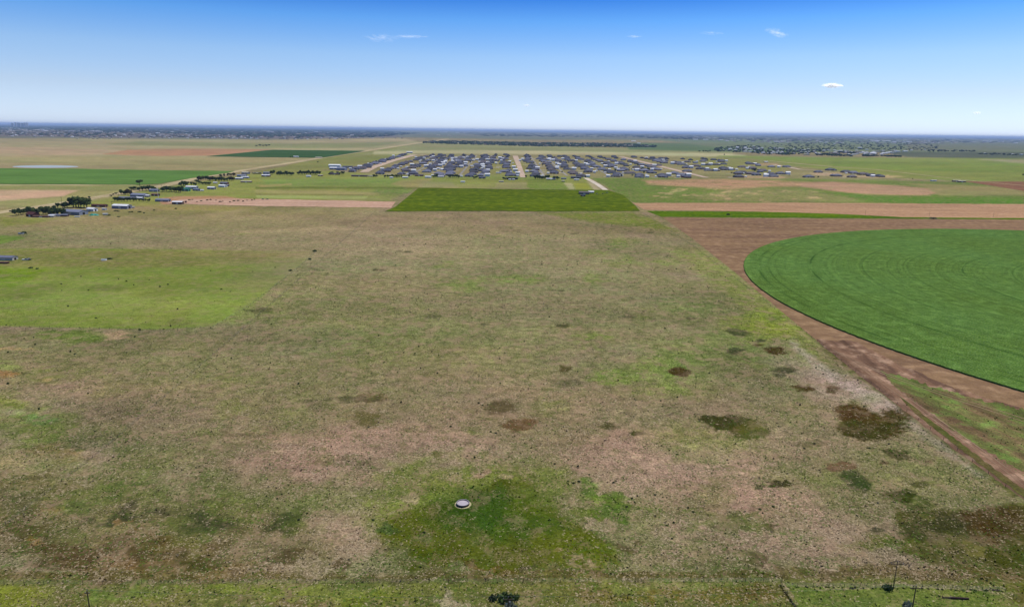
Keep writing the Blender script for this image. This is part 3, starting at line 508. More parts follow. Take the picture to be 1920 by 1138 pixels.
# ---- hip-roofed brick house, three plans
def hip(m,x0,x1,y0,y1,h,r,e=.7):
    x0-=e;x1+=e;y0-=e;y1+=e; w=x1-x0;d=y1-y0
    if w>=d: p,q=(x0+d/2,(y0+y1)/2),(x1-d/2,(y0+y1)/2); f=[(0,1,5,4),(1,2,5),(2,3,4,5),(3,0,4)]
    else: p,q=((x0+x1)/2,y0+w/2),((x0+x1)/2,y1-w/2); f=[(0,1,4),(1,2,5,4),(2,3,5),(3,0,4,5)]
    m.add([(x0,y0,h),(x1,y0,h),(x1,y1,h),(x0,y1,h),(*p,h+r),(*q,h+r)],f+[(3,2,1,0)])
def house_meshes(kind):
    W=MB();R=MB();h=2.9
    if kind==0: W.box(-12,12,-8,8,-.05,h); hip(R,-12,12,-8,8,h,4.6); fr=[(-12,12,-8)]
    elif kind==1:
        W.box(-12,9,-6.5,8,-.05,h); W.box(2,11.5,-12,-6.497,-.05,h); hip(R,-12,9,-6.5,8,h,4.4); hip(R,2,11.5,-12,2,h+.02,3.4); fr=[(-12,2,-6.5),(2,11.5,-12)]
    else:
        W.box(-13,13,-6,6,-.05,h); W.box(-11,-2,-10,-5.997,-.05,h); W.box(3,11,6.003,10,-.05,h); hip(R,-13,13,-6,6,h,4.2); hip(R,-11,-2,-10,0,h+.02,3.3); hip(R,3,11,0,10,h+.03,3.2); fr=[(-2,13,-6),(-11,-2,-10)]
    Gd=MB();Dr=MB();Wi=[]
    x0,x1,y=fr[-1] if kind else fr[0]; Gd.box(x0+1.2,x0+6.2,y-.06,y-.003,0,2.3)
    x0,x1,y=fr[0]; Dr.box((x0+x1)/2-.6,(x0+x1)/2+.6,y-.07,y-.003,0,2.2)
    for xx in (x1-4,x0+8.2 if kind==0 else (x0+2.2)): a=MB(); a.box(xx-.9,xx+.9,y-.05,y-.003,.9,2.2); Wi.append(a.me('window'))
    a=MB(); yb=8 if kind<2 else 6; a.box(-6,-3.6,yb+.003,yb+.05,.8,2.2); Wi.append(a.me('window'))
    Ch=MB(); Ch.box(4.2,5.2,1,2,h+2,h+5.1)
    return [('wall',W.me('wall')),('roof',R.me('roof')),('garage_door',Gd.me('garage_door')),('door',Dr.me('door'))]+[('window',x) for x in Wi]+[('chimney',Ch.me('chimney'))]
HM=[house_meshes(k) for k in range(3)]; PROTO={}
def house(kind,ri,bi):
    o=empty('house')
    for n,me in HM[kind]:
        key=(kind,n,me.name,ri if n=='roof' else bi if n in('wall','chimney') else 0)
        if key not in PROTO:
            mm=me.copy() if n in('roof','wall','chimney') else me
            if not mm.materials: mm.materials.append(M_roofs[ri] if n=='roof' else M_brick[bi] if n in('wall','chimney') else M_dgl if n=='window' else M_door)
            PROTO[key]=mm
        if n=='chimney' and (ri+kind)%2: continue
        c=bpy.data.objects.new(n,PROTO[key]); COL.objects.link(c); c.parent=o
    return o
ORD=['front','second','third','fourth','fifth','sixth','seventh','eighth','ninth','tenth','eleventh','twelfth','thirteenth','fourteenth','fifteenth','sixteenth','seventeenth','eighteenth','nineteenth','twentieth','twenty-first','twenty-second','twenty-third','twenty-fourth','twenty-fifth','twenty-sixth','twenty-seventh','twenty-eighth','twenty-ninth','thirtieth']
ORF=['first']+ORD[1:]
RN=['slate','charcoal','grey','brown']; BN=['tan','grey','white','red']
# columns of houses in the estate: (front pixel x, front pixel y, far pixel y, which side phrase)
HP=[]
def colline(x0,y0,x1,y1,desc,pitch=66,jx=3,skip=0.05):
    a=Vector(P(x0,y0));b=Vector(P(x1,y1)); Ln=(b-a).length; k=0;n=0
    while k*pitch<Ln:
        q=a+(b-a)*(k*pitch/Ln)
        if random.random()>skip: HP.append((q.x+random.gauss(0,jx*1.9),q.y+random.gauss(0,13),desc,n)); n+=1
        k+=1
lc=['first','second','third','fourth','fifth','sixth','seventh','eighth']
for i,(xf,yf,xb,yb) in enumerate([(950,330,950,290.5),(905,330,929,290.5),(884,331,910,291),(843,329.5,886,291),(820,330,870,291),(786,328,850,290.5),(748,327,831,291),(712,326.5,808,291)]):
    colline(xf,yf,xb,yb,f'in {lc[i]} row left of the central street',82 if i<4 else 92,4,.06)
colline(664,322,758,290,'in the row left of the pale estate road',70,3,.05)
for i,(xf,yf,xb,yb) in enumerate([(1003,330,986,291),(1048,330.5,1008,291.5),(1084,331,1030,292),(1120,331.5,1052,292.5),(1160,332,1075,293),(1200,333,1100,293.5),(1240,332.5,1122,293.5),(1285,333,1146,294)]):
    colline(xf,yf,xb,yb,f'in {lc[i]} row right of the central street',86,4,.08)
for i,(xf,yf,xb,yb) in enumerate([(1345,326,1190,295),(1398,327,1220,296),(1440,324,1262,297),(1452,314,1300,297)]):
    colline(xf,yf,xb,yb,f'in {lc[i]} scattered row right of the estate road',78,16,.1)
for i,(x,y) in enumerate([(1385,333),(1418,329),(1445,328),(1463,327),(1450,332),(1475,314),(1516,333),(1534,324),(1557,320),(1568,331),(1586,324),(1600,326),(1597,333),(1618,328),(1634,331),(1648,332)]):
    X,Y=P(x,y); HP.append((X,Y,'counted from left in the straggling line at right',i))
keep=HP[:300] if len(HP)<=300 else sorted(HP,key=lambda q:q[1])[:300]
rest=[q for q in HP if q not in keep]
CAM=Vector((0,0))
protos={}
for X,Y,desc,n in keep:
    kd,ri,bi=random.choice([0,1,1,2,2]),random.choice([0,0,0,1,1,2,3]),random.choice([0,0,1,1,2,3])
    if (kd,ri,bi) in protos: o=copytree(protos[kd,ri,bi])
    else: o=protos[kd,ri,bi]=house(kd,ri,bi)
    o.location=(X,Y,.02); o.rotation_euler=(0,0,random.choice([0,0,0,math.pi,math.pi/2])+rad(random.gauss(0,2))); s=random.uniform(.95,1.25); o.scale=(s,s*random.uniform(.9,1.05),random.uniform(1,1.25))
    od=(ORF[n] if 'counted' in desc else ORD[n]) if n<len(ORD) else f'number {n+1}'
    tag(o,f'{RN[ri]}-roofed {BN[bi]} brick house, {od} {desc}','house','houses of the estate')
# the remaining, farthest houses of the estate
def gable_batch(name,items,mat,label,cat):
    V=[];Fq=[];Cc=[]
    for (X,Y,w,d,h,r,a,c) in items:
        n=len(V); ca,sa=math.cos(a),math.sin(a); e=[(-w/2,-d/2,0),(w/2,-d/2,0),(w/2,d/2,0),(-w/2,d/2,0),(-w/2,-d/2,h),(w/2,-d/2,h),(w/2,d/2,h),(-w/2,d/2,h),(-w/2+min(w,d)*.2,0,h+r),(w/2-min(w,d)*.2,0,h+r)]
        V+=[(X+p*ca-q*sa,Y+p*sa+q*ca,z) for p,q,z in e]; Cc+=[c]*10
        Fq+=[tuple(i+n for i in f) for f in ((0,1,5,4),(1,2,6,5),(2,3,7,6),(3,0,4,7),(4,5,9,8),(6,7,8,9),(5,6,9,9),(7,4,8,8))]
    me=bpy.data.meshes.new(name); me.from_pydata(V,[],[tuple(dict.fromkeys(f)) for f in Fq]); a=me.color_attributes.new('Col','FLOAT_COLOR','POINT'); a.data.foreach_set('color',np.array([(*c,1) for c in Cc],np.float32).ravel()); me.update()
    return tag(link(name,me,mat),label,cat,None,'stuff')
def vcol_mat(n,rough=.8,spec=.2,var=.2,sc_=.5):
    t=NT(n); a=t.n('ShaderNodeAttribute',attribute_name='Col').outputs['Color']; f=t.mr(t.noise(t.pos(),sc_,3),.3,.7,1-var,1+var); return t.bsdf(t.scl(a,f),rough,spec)
M_far=vcol_mat('distant_walls_and_roofs')
if rest: gable_batch('far_estate_houses',[(X,Y,25,17,3,4.6,random.choice([0,1.57]),L(74,76,98)) for X,Y,_,_ in rest],M_far,'slate-roofed houses massed at the far edge of the estate','houses')
# small white sheds and driveways in the estate
sp_=MB(); sp_.box(-2,2,-1.5,1.5,0,2.3); sr_=MB(); sr_.add([(-2.3,-1.8,2.3),(2.3,-1.8,2.3),(2.3,1.8,2.3),(-2.3,1.8,2.3),(-2.3,0,3.1),(2.3,0,3.1)],[(0,1,5,4),(2,3,4,5),(1,2,5),(3,0,4)])
gs0=empty('garden_shed'); sp_.obj('wall',M_white,gs0); sr_.obj('roof',M_white,gs0)
YT=[]; dv=MB(); ks=random.sample(keep,len(keep)); ng=0
for i,(X,Y,_,_) in enumerate(ks):
    if i<170:
        o=gs0 if i==0 else copytree(gs0); o.location=(X+random.choice([-1,1])*random.uniform(17,24),Y+random.uniform(-14,14),.1); s=random.uniform(1.3,3.4); o.scale=(s,s,s*.85); tag(o,'small white shed in the back yard of an estate house','shed','small white sheds in the estate yards')
    if i%5<3:
        sx=random.choice([-1,1]); x0=X+sx*15; z=.06+.00006*Y; xx=[min(x0,x0+sx*18),max(x0,x0+sx*18)]; y0=Y+random.uniform(-8,8); ww=random.uniform(2.5,5.5)*(1.6 if i%5==0 else 1); dv.add([(xx[0],y0-ww,z),(xx[1],y0-ww,z),(xx[1],y0+ww,z),(xx[0],y0+ww,z)],[(0,1,2,3)])
tag(dv.obj('driveways',M_conc),kind='structure')

for i in range(58):
    X,Y,_,_=keep[(i*37)%len(keep)]; YT.append((X+random.choice([-1,1])*random.uniform(15,25),Y+random.uniform(-20,20)))
# ---- trees
def tree_mesh(seed,h,rw,nl,kind,ls=.8):
    r=np.random.default_rng(seed); lobes=[]
    for i in range(9 if kind!='conifer' else 1):
        a=r.uniform(0,6.28);q=r.uniform(.1,.62)*rw; lobes.append((math.cos(a)*q,math.sin(a)*q,h*r.uniform(.42,.78),rw*r.uniform(.3,.52),h*r.uniform(.14,.26)))
    if kind=='umbrella': lobes=[(math.cos(a)*rw*.5,math.sin(a)*rw*.5,h*.88+r.uniform(-.5,.5),rw*.5,h*.09) for a in np.linspace(0,5.2,6)]+[(0,0,h*.9,rw*.5,h*.12)]
    V=[]
    for i in range(nl):
        if kind=='conifer': z=r.uniform(.08,1)**1.1*h; rr=rw*(1.02-z/h)*math.sqrt(r.uniform(.25,1)); a=r.uniform(0,6.28); c=np.array([math.cos(a)*rr,math.sin(a)*rr,z])
        else:
            lx,ly,lz,lr,lh=lobes[r.integers(len(lobes))]; u=r.normal(size=3); u/=np.linalg.norm(u); u*=r.uniform(.55,1.05); c=np.array([lx+u[0]*lr,ly+u[1]*lr,lz+u[2]*lh])
        n=r.normal(size=3); n[2]+=.6; n/=np.linalg.norm(n); a=np.cross(n,r.normal(size=3)); a/=np.linalg.norm(a); b=np.cross(n,a); s=ls*r.uniform(.55,1.3)
        V+= [c-a*s*.5-b*s*.35,c+a*s*.5-b*s*.3,c+a*s*.4+b*s*.4,c-a*s*.45+b*s*.35]
    V=np.array(V); V[:,2]=np.maximum(V[:,2],.1); cm=npmesh('crown',V,np.arange(len(V)).reshape(-1,4))
    t=MB(); th=h*(.5 if kind!='umbrella' else .85); t.tube((0,0,-.1),(0,0,th),rw*.06+.12,rw*.035+.06,7)
    if kind!='conifer':
        for lx,ly,lz,lr,lh in lobes[:5]: t.tube((0,0,th*.7),(lx*.9,ly*.9,lz),.12,.05,5)
    return cm,t.me('trunk')
TM={}
def tree(X,Y,h,w,mi,label,group=None,kind='round',name='tree'):
    key=(kind,mi,random.randrange(3 if kind=='round' else 1))
    if key not in TM:
        cm,tm=tree_mesh(hash((kind,mi,key[2]))%9999 if 0 else 11*mi+key[2]+(50 if kind=='conifer' else 0),9,4.6 if kind=='round' else 2.2 if kind=='conifer' else 5,1100 if kind=='round' else 700,kind,.9)
        cm.materials.append(M_lf[mi]); tm.materials.append(M_bark); TM[key]=(cm,tm)
    o=empty(name,(X,Y,0),random.uniform(0,6.28)); cm,tm=TM[key]; link('crown',cm,None,o); link('trunk',tm,None,o)
    bw=4.6 if kind=='round' else 2.2 if kind=='conifer' else 5; o.scale=(w/2/bw,w/2/bw,h/9); return tag(o,label,'tree',group)
def pxm(px,py): X,Y=P(px,py); return FOC/math.hypot(Y,H)*1.0
def treepx(px,py,wpx,hpx,mi,label,group,kind='round'):
    s=pxm(px,py); X,Y=P(px,py); return tree(X,Y,max(3.,hpx/s),max(2.5,wpx/s),mi,label,group,kind)
# lines of trees: (x0,y0,x1,y1,count,w,h,material list, phrase)
def row(pts,n,w,h,mis,where,kind='round',jit=1.):
    g='trees '+where
    for i in range(n):
        t=i/max(1,n-1)*(len(pts)-1); k=min(int(t),len(pts)-2) if len(pts)>1 else 0; f=t-k
        x=pts[k][0]+(pts[k+1][0]-pts[k][0])*f; y=pts[k][1]+(pts[k+1][1]-pts[k][1])*f; mi=random.choice(mis)
        nm={0:'dark green',1:'mid green',2:'brownish',3:'dark conifer',4:'grey'}[mi]
        treepx(x+random.uniform(-1,1)*jit,y+random.uniform(-.5,.5)*jit,w*random.uniform(.8,1.25),h*random.uniform(.8,1.2),mi,f'{nm} tree, {ORF[i]} from left {where}',g,kind)
row([(30,405),(44,402),(60,401)],7,12,14,[0,0,1],'left of the dark red barn')
row([(66,403),(85,402),(98,404),(118,404)],9,13,14,[0,1,1],'between red barn and grey-roofed shed')
row([(76,397),(90,395)],2,11,8,[0],'behind the yard of the dark red barn')
row([(101,394),(108,391),(112,397)],3,8,9,[0],'just left of the large green grove')
row([(119,391),(126,390)],3,16,13,[0],'at the left side of the large green grove')
row([(138,390),(150,389),(163,390)],6,20,20,[1,0,1],'of the large green grove')
treepx(20,398,5,4,0,'small dark green tree standing alone beside the country road',None)
treepx(168,373,5,5,0,'small dark tree by the country road above the green grove',None)
row([(208,368),(218,364)],3,6,3,[0],'in the low clump beside the country road')
row([(215,378),(226,378),(240,378),(256,378)],9,8,9,[3,0],'in the dark hedge row before the grey farmhouse',jit=.6)
row([(262,378),(271,378),(281,379)],6,5,6,[0,3],'along the drive right of the dark hedge row')
row([(228,365),(238,366),(245,366)],4,9,10,[2,1,0],'at the left corner of the grey farmhouse')
row([(247,357),(253,356)],3,9,7,[0,1],'below the tall flat-topped tree')
row([(262,359),(272,358),(280,358),(290,358)],6,9,9,[0],'behind the grey farmhouse')
row([(305,360),(316,359),(328,360),(338,361)],9,11,10,[0,0,1],'between the grey farmhouse and the teal barn')
s_=pxm(262,356); X_,Y_=P(263,356); tree(X_,Y_,16/s_*1.1,13/s_,0,'tall flat-topped dark tree standing above the grey farmhouse','trees standing alone','umbrella')
row([(340,350),(346,349),(352,348)],4,9,9,[0],'behind the teal barn')
row([(360,349),(364,349),(368,350)],3,6,7,[0],'right behind the teal barn')
row([(368,342),(380,346),(392,347)],5,10,5,[0,1],'between the teal barn and the long tree belt')
row([(372,339),(388,338),(400,340),(412,340),(424,340),(438,339)],19,8,8,[0,0,2,1],'in the long roadside belt')
row([(414,334),(428,330),(438,330)],5,6,6,[2,0,1],'behind the long roadside belt')
row([(475,326.5),(487,326.5)],5,5,2.5,[0],'in the low hedge left of the white shed')
row([(508,328),(514,327)],3,7,8,[0],'touching the white-roofed shed')
row([(520,329),(535,329),(550,329.5)],10,7,7.5,[0,0,1],'in the first clump right of the white-roofed shed',jit=.7)
row([(559,328),(574,328),(588,328),(599,328)],12,7,7.5,[0],'in the second clump right of the white-roofed shed',jit=.7)
row([(617,328),(623,327)],3,6,5,[0],'in front of the big white warehouse')
row([(633,327),(640,329),(645,327)],4,6,6,[0],'at the right of the low brown barn')
row([(700,333),(706,332)],3,6,5,[1,0],'right of the hedge-like brown barn')
row([(722,334),(734,333),(744,334),(752,333)],9,6,5.5,[0],'around the small white sheds',jit=.7)
treepx(767,331,4,6,0,'narrow dark tree right of the small white sheds','trees standing alone','conifer')
row([(813,334),(819,333)],3,6,6,[0],'right of the pale brown house yard')
row([(842,334),(850,333),(860,334)],6,6,6,[0],'in the clump before the left estate rows')
row([(889,335),(894,335)],3,6,4.5,[0],'beside the lone slate-roofed house')
row([(944,337),(955,337),(970,337)],7,6,4,[0],'around the black-roofed farmhouse',jit=.6)
treepx(986,334.5,4.5,6,0,'dark round tree at the foot of the central dirt street','trees standing alone')
row([(1004,337),(1012,337),(1020,337),(1028,336)],8,7,7.5,[0],'left of the white-roofed cottage',jit=.7)
row([(1041,337),(1046,337.5)],3,7,7,[0],'right of the white-roofed cottage')
row([(1205,320),(1217,321)],5,6,5,[0,1],'near the right-hand estate road')
row([(1410,320),(1422,321)],4,6,3.5,[0],'among scattered houses at the right')
row([(480,274.5),(489,274.5),(497,275),(505,273.5)],5,5,3,[0],'standing far out on the plain at the left')
row([(545,296),(549,296)],2,4,3,[0],'by the white shed at the dark green field')
row([(1312,284.8),(1320,285),(1326,285.3),(1331,285)],5,4,2.8,[0],'at the pale field edge, right of the estate')
treepx(1358,291.5,3,2.5,0,'small dark tree at the end of the pale field strip','trees standing alone')
treepx(1711,336.5,3,2.2,0,'tiny dark tree left of the long pale trailers','trees standing alone')
treepx(1918,330.5,5,5,0,'dark tree at the right edge by the brown field','trees standing alone')
treepx(596,305,4,2.2,0,'tiny dark tree beside the country road below the dark green field','trees standing alone')

for X,Y in YT: tree(X,Y,random.uniform(4,7.5),random.uniform(5,9),random.choice([0,1]),'small yard tree between the houses of the estate','yard trees of the estate')
# ---- farm buildings
def lab(s): return s
X_,Y_=P(62,407)
shed(62,406,15,9,3.4,-25,M_redw,M_redw,'dark red barn among trees at the left end of the homesteads','barn','barn',rise=2.6)
shed(140,402,31,15,4.2,-14,M_bluegrey,M_gal,'large shed with blue-grey roof in front of the green grove','shed')
shed(173,396,12,8,3.6,-14,M_white,M_white,'white outbuilding right of the large blue-grey roofed shed','shed')
shed(112,406,22,5,2.4,6,M_bluegrey,M_rust,'long low grey lean-to between trees and the blue-grey roofed shed','shed',rise=.6)
shed(78,407.5,20,4,1.8,2,M_rust,M_rust,'low brown cattle shelter right of the dark red barn','shelter',rise=.4)
shed(98,407.2,8,4,2.2,-5,M_white,M_cream,'small pale hut at the middle of the barn yard','hut','hut')
shed(187,388,22,7,2.8,-6,M_redw,M_rust,'low farmhouse with dark red roof behind the blue-grey roofed shed','house','farmhouse')
shed(196,394,6,3,2.4,-10,M_white,M_white,'white caravan parked below the dark red roofed farmhouse','caravan','caravan',rise=.2)
shed(198,403.5,5.5,2.8,2,10,M_white,M_cream,'pale caravan parked right of the teal tarpaulin heap','caravan','caravan',rise=.2)
shed(145,407.3,6,1.6,1,8,M_white,M_white,'low white trough-like box on the grass before the blue-grey roofed shed','box','storage_box',rise=.1,door=False)
shed(229,391,25,11,4.4,-9,M_white,M_bluegrey,'long white-roofed metal shed with bright gable end, below the hedge row','shed')
shed(249,390,5,2.4,1.8,0,M_white,M_cream,'small pale caravan beside the gable of the long white-roofed shed','caravan','caravan',rise=.2)
for (x,y,w,d,h,r,rf,wl,lb,ct) in [
 (262,369,26,14,3.6,-8,M_bluegrey,M_bluegrey,'wide grey farmhouse behind the dark hedge row','house'),
 (239,374,26,10,2.8,-4,M_roofs[2],M_gal,'long grey barn roof just behind the dark hedge row','barn'),
 (262,368.8,11,5,2.6,-4,M_white,M_gal,'white-roofed shed in front of the wide grey farmhouse','shed'),
 (276,369.5,9,5,2.8,-4,M_white,M_bluegrey,'white-roofed shed at the right end of the wide grey farmhouse','shed'),
 (262,373.5,12,6,2.4,-6,M_white,M_gal,'white-roofed carport nearest the hedge row trees','carport'),
 (292,367.5,12,7,3,-8,M_rust,M_redw,'reddish hut beside the white radio mast','hut'),
 (290,359.5,16,9,3.4,-6,M_bluegrey,M_gal,'grey-roofed house half hidden by trees behind the white mast','house'),
 (306,378,22,9,3.,-5,M_bluegrey,M_bluegrey,'lavender-grey house at the left end of the pink dirt strip','house'),
 (334,383,16,7,3.6,-3,M_white,M_rust,'brown box shed with pale roof standing on the pink dirt','shed'),
 (349,358.5,14,8,4.6,-8,M_teal,M_teal,'teal metal barn with teal roof','barn'),
 (360,354,22,9,4.,-6,M_white,M_gal,'white-roofed shed attached behind the teal barn','shed'),
 (369,357.8,14,7,3,-25,M_bluegrey,M_bluegrey,'pale lavender shed at the right of the teal barn','shed'),
 (379,358.3,6,3,2.2,10,M_white,M_white,'white parked caravan right of the lavender shed','caravan'),
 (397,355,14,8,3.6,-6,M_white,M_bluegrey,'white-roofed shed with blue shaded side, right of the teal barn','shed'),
 (418,351,15,9,3.4,-18,M_white,M_white,'all-white shed right of the blue-sided shed','shed'),
 (421,345.5,16,9,3,-8,M_roofs[2],M_brick[3],'grey-roofed house directly behind the all-white shed','house'),
 (426,349.5,7,6,2.6,0,M_bluegrey,M_redw,'small dark outbuilding at the right of the all-white shed','shed'),
 (404,344.5,8,5,2.4,0,M_white,M_cream,'small pale shed in the grass above the blue-sided shed','shed'),
 (449,337,17,7,3.4,-4,M_white,M_gal,'white roof at the left front of the farm cluster by the road','shed'),
 (460,334.5,18,7,3.4,-4,M_white,M_gal,'white roof in the middle of the farm cluster by the road','shed'),
 (454,331.5,22,10,3.6,-6,M_bluegrey,M_gal,'blue-grey roof in the middle of the farm cluster by the road','shed'),
 (461,326.5,19,10,4,-14,M_cream,M_bluegrey,'pale-roofed shed farthest back in the farm cluster by the road','shed'),
 (462,342.5,24,6,2.6,-2,M_cream,M_rust,'long low brown shed in front of the farm cluster by the road','shed'),
 (483,326,22,5,2.4,-2,M_cream,M_rust,'low pale-roofed shed right behind the farm cluster by the road','shed'),
 (499,331.5,20,9,3.8,-2,M_white,M_rust,'white-roofed shed left of the first tree clump','shed'),
 (500,327,15,9,4.6,-2,M_bluegrey,M_gal,'grey-roofed barn right behind the white-roofed shed','barn'),
 (579,332,11,6,3,-2,M_white,M_white,'white shed in front of the second tree clump','shed'),
 (601,330.5,12,6,2.8,-2,M_cream,M_brick[3],'pale-roofed hut right of the second tree clump','hut'),
 (483.5,331,0,0,0,0,None,None,None,None),
 (628,327.8,24,8,3,-2,M_roofs[3],M_rust,'low brown barn between dark trees','barn'),
 (674,331.5,40,7,3,-1,M_roofs[3],M_rust,'long low brown barn before the left corner of the estate','barn'),
 (694,331.5,14,5,2.4,-4,M_cream,M_cream,'pale low shed joined to the long brown barn','shed'),
 (734,334.5,8,5,2.6,0,M_white,M_white,'left one of two small white sheds among trees before the estate','shed'),
 (760,334.5,14,6,2.8,0,M_white,M_cream,'right one of two small white sheds among trees before the estate','shed'),
 (786,330.5,22,9,3.2,-2,M_roofs[3],M_brick[3],'brown-roofed house before the estate rows','house'),
 (803,333.8,15,8,3.4,-10,M_white,M_white,'white shed with arched look beside the brown-roofed house','shed'),
 (826,332.8,17,6,2.6,0,M_white,M_cream,'white-roofed shed right of the bare dirt yard','shed'),
 (868,342.3,10,4,2.4,0,M_white,M_white,'white trailer alone in the grass paddock before the estate','trailer'),
 (940,341.5,11,4,2,-6,M_cream,M_gal,'pale trailer alone in the striped paddock','trailer'),
 (935,325.5,14,5,2.6,-4,M_white,M_gal,'pale shed at the front end of the first row left of the street','shed'),
 (904,335,17,11,3.4,0,M_roofs[0],M_brick[1],'lone slate-roofed house in front of the estate rows','house'),
 (960,336.5,28,11,3.2,0,M_roofs[1],M_brick[1],'black-roofed farmhouse with two white garage doors facing us','house'),
 (956,338,6,3,2.6,0,M_white,M_white,'left white cube shed in front of the black-roofed farmhouse','shed'),
 (963,338,6,3,2.6,0,M_white,M_white,'right white cube shed in front of the black-roofed farmhouse','shed'),
 (1033,337.3,23,7,2.8,0,M_white,M_brick[1],'white-roofed cottage between the dark trees','cottage'),
 (1057,336.5,13,7,3,0,M_roofs[2],M_cream,'grey-roofed shed left of the gravel lane house','shed'),
 (1056,341.,7,4,2.2,0,M_cream,M_rust,'tiny pale shed below the grey-roofed shed','shed'),
 (1080,335,27,13,3.8,0,M_roofs[1],M_brick[1],'dark-roofed house at the top of the gravel lane','house'),
 (1081,338.5,13,5,2.6,0,M_white,M_gal,'white-roofed shed right in front of the gravel lane house','shed'),
 (1095,364.5,20,12,3.8,0,M_roofs[3],M_brick[1],'dark-roofed house at the edge of the hay field','house'),
 (1093,368.6,9,5,2.8,0,M_roofs[1],M_brick[3],'small dark outbuilding below the house at the hay field','shed'),
 (1108,362.5,11,8,3,0,M_white,M_bluegrey,'pale blue-roofed shed right of the house at the hay field','shed'),
 (1750,340,15,5,3,2,M_cream,M_white,'short pale trailer in the weedy field at the right','trailer'),
 (1793,341,22,5,3.4,2,M_cream,M_rust,'left one of two long pale trailers by the brown field','trailer'),
 (1803,342,20,5,3.4,2,M_cream,M_rust,'right one of two long pale trailers by the brown field','trailer'),
 (555,295.6,22,9,4,0,M_white,M_gal,'white shed at the lower edge of the dark green field','shed'),
 (598,296.6,26,8,3,0,M_cream,M_cream,'pale low shed where the road meets the dark green field','shed'),
 (628,313.5,36,16,6,-2,M_white,M_white,'rear one of two big white warehouses at the left corner of the estate','warehouse'),
 (627,318,26,13,5,-2,M_white,M_bluegrey,'front one of two big white warehouses at the left corner of the estate','warehouse'),
 (641,319.5,26,18,6,-10,M_bluegrey,M_gal,'lavender-grey roofed hall beside the two white warehouses','hall'),
 (652,315,30,10,4,-2,M_roofs[0],M_brick[1],'slate-roofed hall behind the lavender-grey hall','hall'),
 (1165,330.8,10,5,2.6,0,M_white,M_white,'white shed between estate houses above the green weedy field','shed'),
 (1448,310,0,0,0,0,None,None,None,None),
 (1436,305,16,9,3.4,0,M_white,M_dark,'white-roofed open barn at the right of the scattered houses','barn'),
 (1212,297,16,9,4,0,M_white,M_white,'bright white roof beyond the right-hand estate road','shed'),
 (768,287.6,30,14,6,0,M_white,M_gal,'bright pale hall at the far left corner of the estate','hall')]:
    if rf is None: continue
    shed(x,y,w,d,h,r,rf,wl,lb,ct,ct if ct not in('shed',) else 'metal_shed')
# left-edge barn and small fixtures of the paddock
shed(12,487,17,7,2.6,-3,M_roofs[2],M_conc,'dark-roofed barn at the left edge of the paddock','barn','barn')
shed(23,487.5,4,3.5,2.6,-3,M_white,M_white,'white cube hut at the right end of the paddock barn','hut','hut',rise=.3)
shed(8,494,8,2.2,1.2,0,M_rust,M_redw,'low brown trailer below the paddock barn','trailer','trailer',rise=.1,door=False)
def vehicle(px,py,rot,L_,col,label,cat='car'):
    X,Y=P(px,py); o=empty('parked_car' if cat=='car' else 'pickup_truck',(X,Y,0),rad(rot)); tag(o,label,cat)
    a=L_/2; m=MB(); m.box(-a,a,-.95,.95,.45,1.05); m.obj('body',col,o)
    m=MB(); c0,c1=(-a*.55,a*.5) if cat=='car' else (-a*.2,a*.45)
    m.add([(c0,-.9,1.05),(c1,-.9,1.05),(c1,.9,1.05),(c0,.9,1.05),(c0+.4,-.75,1.7),(c1-.6,-.75,1.7),(c1-.6,.75,1.7),(c0+.4,.75,1.7)],[(4,5,6,7),(0,1,5,4),(1,2,6,5),(2,3,7,6),(3,0,4,7)]); m.obj('cab',M_dgl,o)
    for sx in(-a*.62,a*.62):
        for sy in(-.96,.96): m=MB(); m.tube((sx,sy-.1,.36),(sx,sy+.1,.36),.36,.36,12); m.obj('wheel',M_dark,o)
M_cw=plain('white_paint',L(235,235,235,1.25),.35,.5,.02); M_cg=plain('grey_paint',L(110,112,120),.35,.5,.02); M_cd=plain('dark_paint',L(50,44,44),.35,.5,.02)
vehicle(48,488,10,5.4,M_cw,'white pickup parked on the grass right of the paddock barn','pickup'); vehicle(54,487.6,-20,4.6,M_cd,'dark car parked beside the white pickup at the paddock barn')
for x,y,c,n,w_ in [(1130,364.5,M_cd,'dark','nearest the lane in the gravel yard'),(1119,364.8,M_cg,'grey','nearest the house in the gravel yard'),(1138,362.2,M_cg,'grey','at the top of the gravel yard'),(374,358.6,M_cw,'white','right of the lavender shed'),(493,374.6,M_cd,'dark','at the left end of the row on the pink dirt'),(166,397.6,M_cd,'dark','before the white outbuilding near the teal tarpaulin'),(1480,329.4,M_cd,'dark','beside the straggling houses at the right')]:
    vehicle(x,y,random.uniform(-20,20),4.7,c,f'{n} car parked {w_}')
vehicle(501,374.6,5,5.2,M_cd,'dark pickup parked right of the dark car on the pink dirt','pickup')
# teal tarpaulin heap
X_,Y_=P(176,404); o=empty('tarpaulin_heap',(X_,Y_,0),rad(15)); tag(o,'teal tarpaulin thrown over a long heap below the white outbuilding','tarpaulin'); 
V=[];Fq=[]
for i in range(13):
    for j in range(9):
        u_=i/12*2-1;v_=j/8*2-1; z=max(0,(1-abs(u_)**3)*(1-abs(v_)**2.2))*2.1*(1+.25*math.sin(i*2.1+j*1.3)); V.append((u_*6.2,v_*3+.5*math.sin(i),z))
for i in range(12):
    for j in range(8): a=i*9+j; Fq.append((a,a+9,a+10,a+1))
m=MB(); m.add(V,Fq); m.obj('cover',plain('teal_tarpaulin',L(30,160,150),.5,.4,.25),o); m=MB(); m.box(-5.4,5.4,-2,2,0,.5); m.obj('heap',M_wood,o)
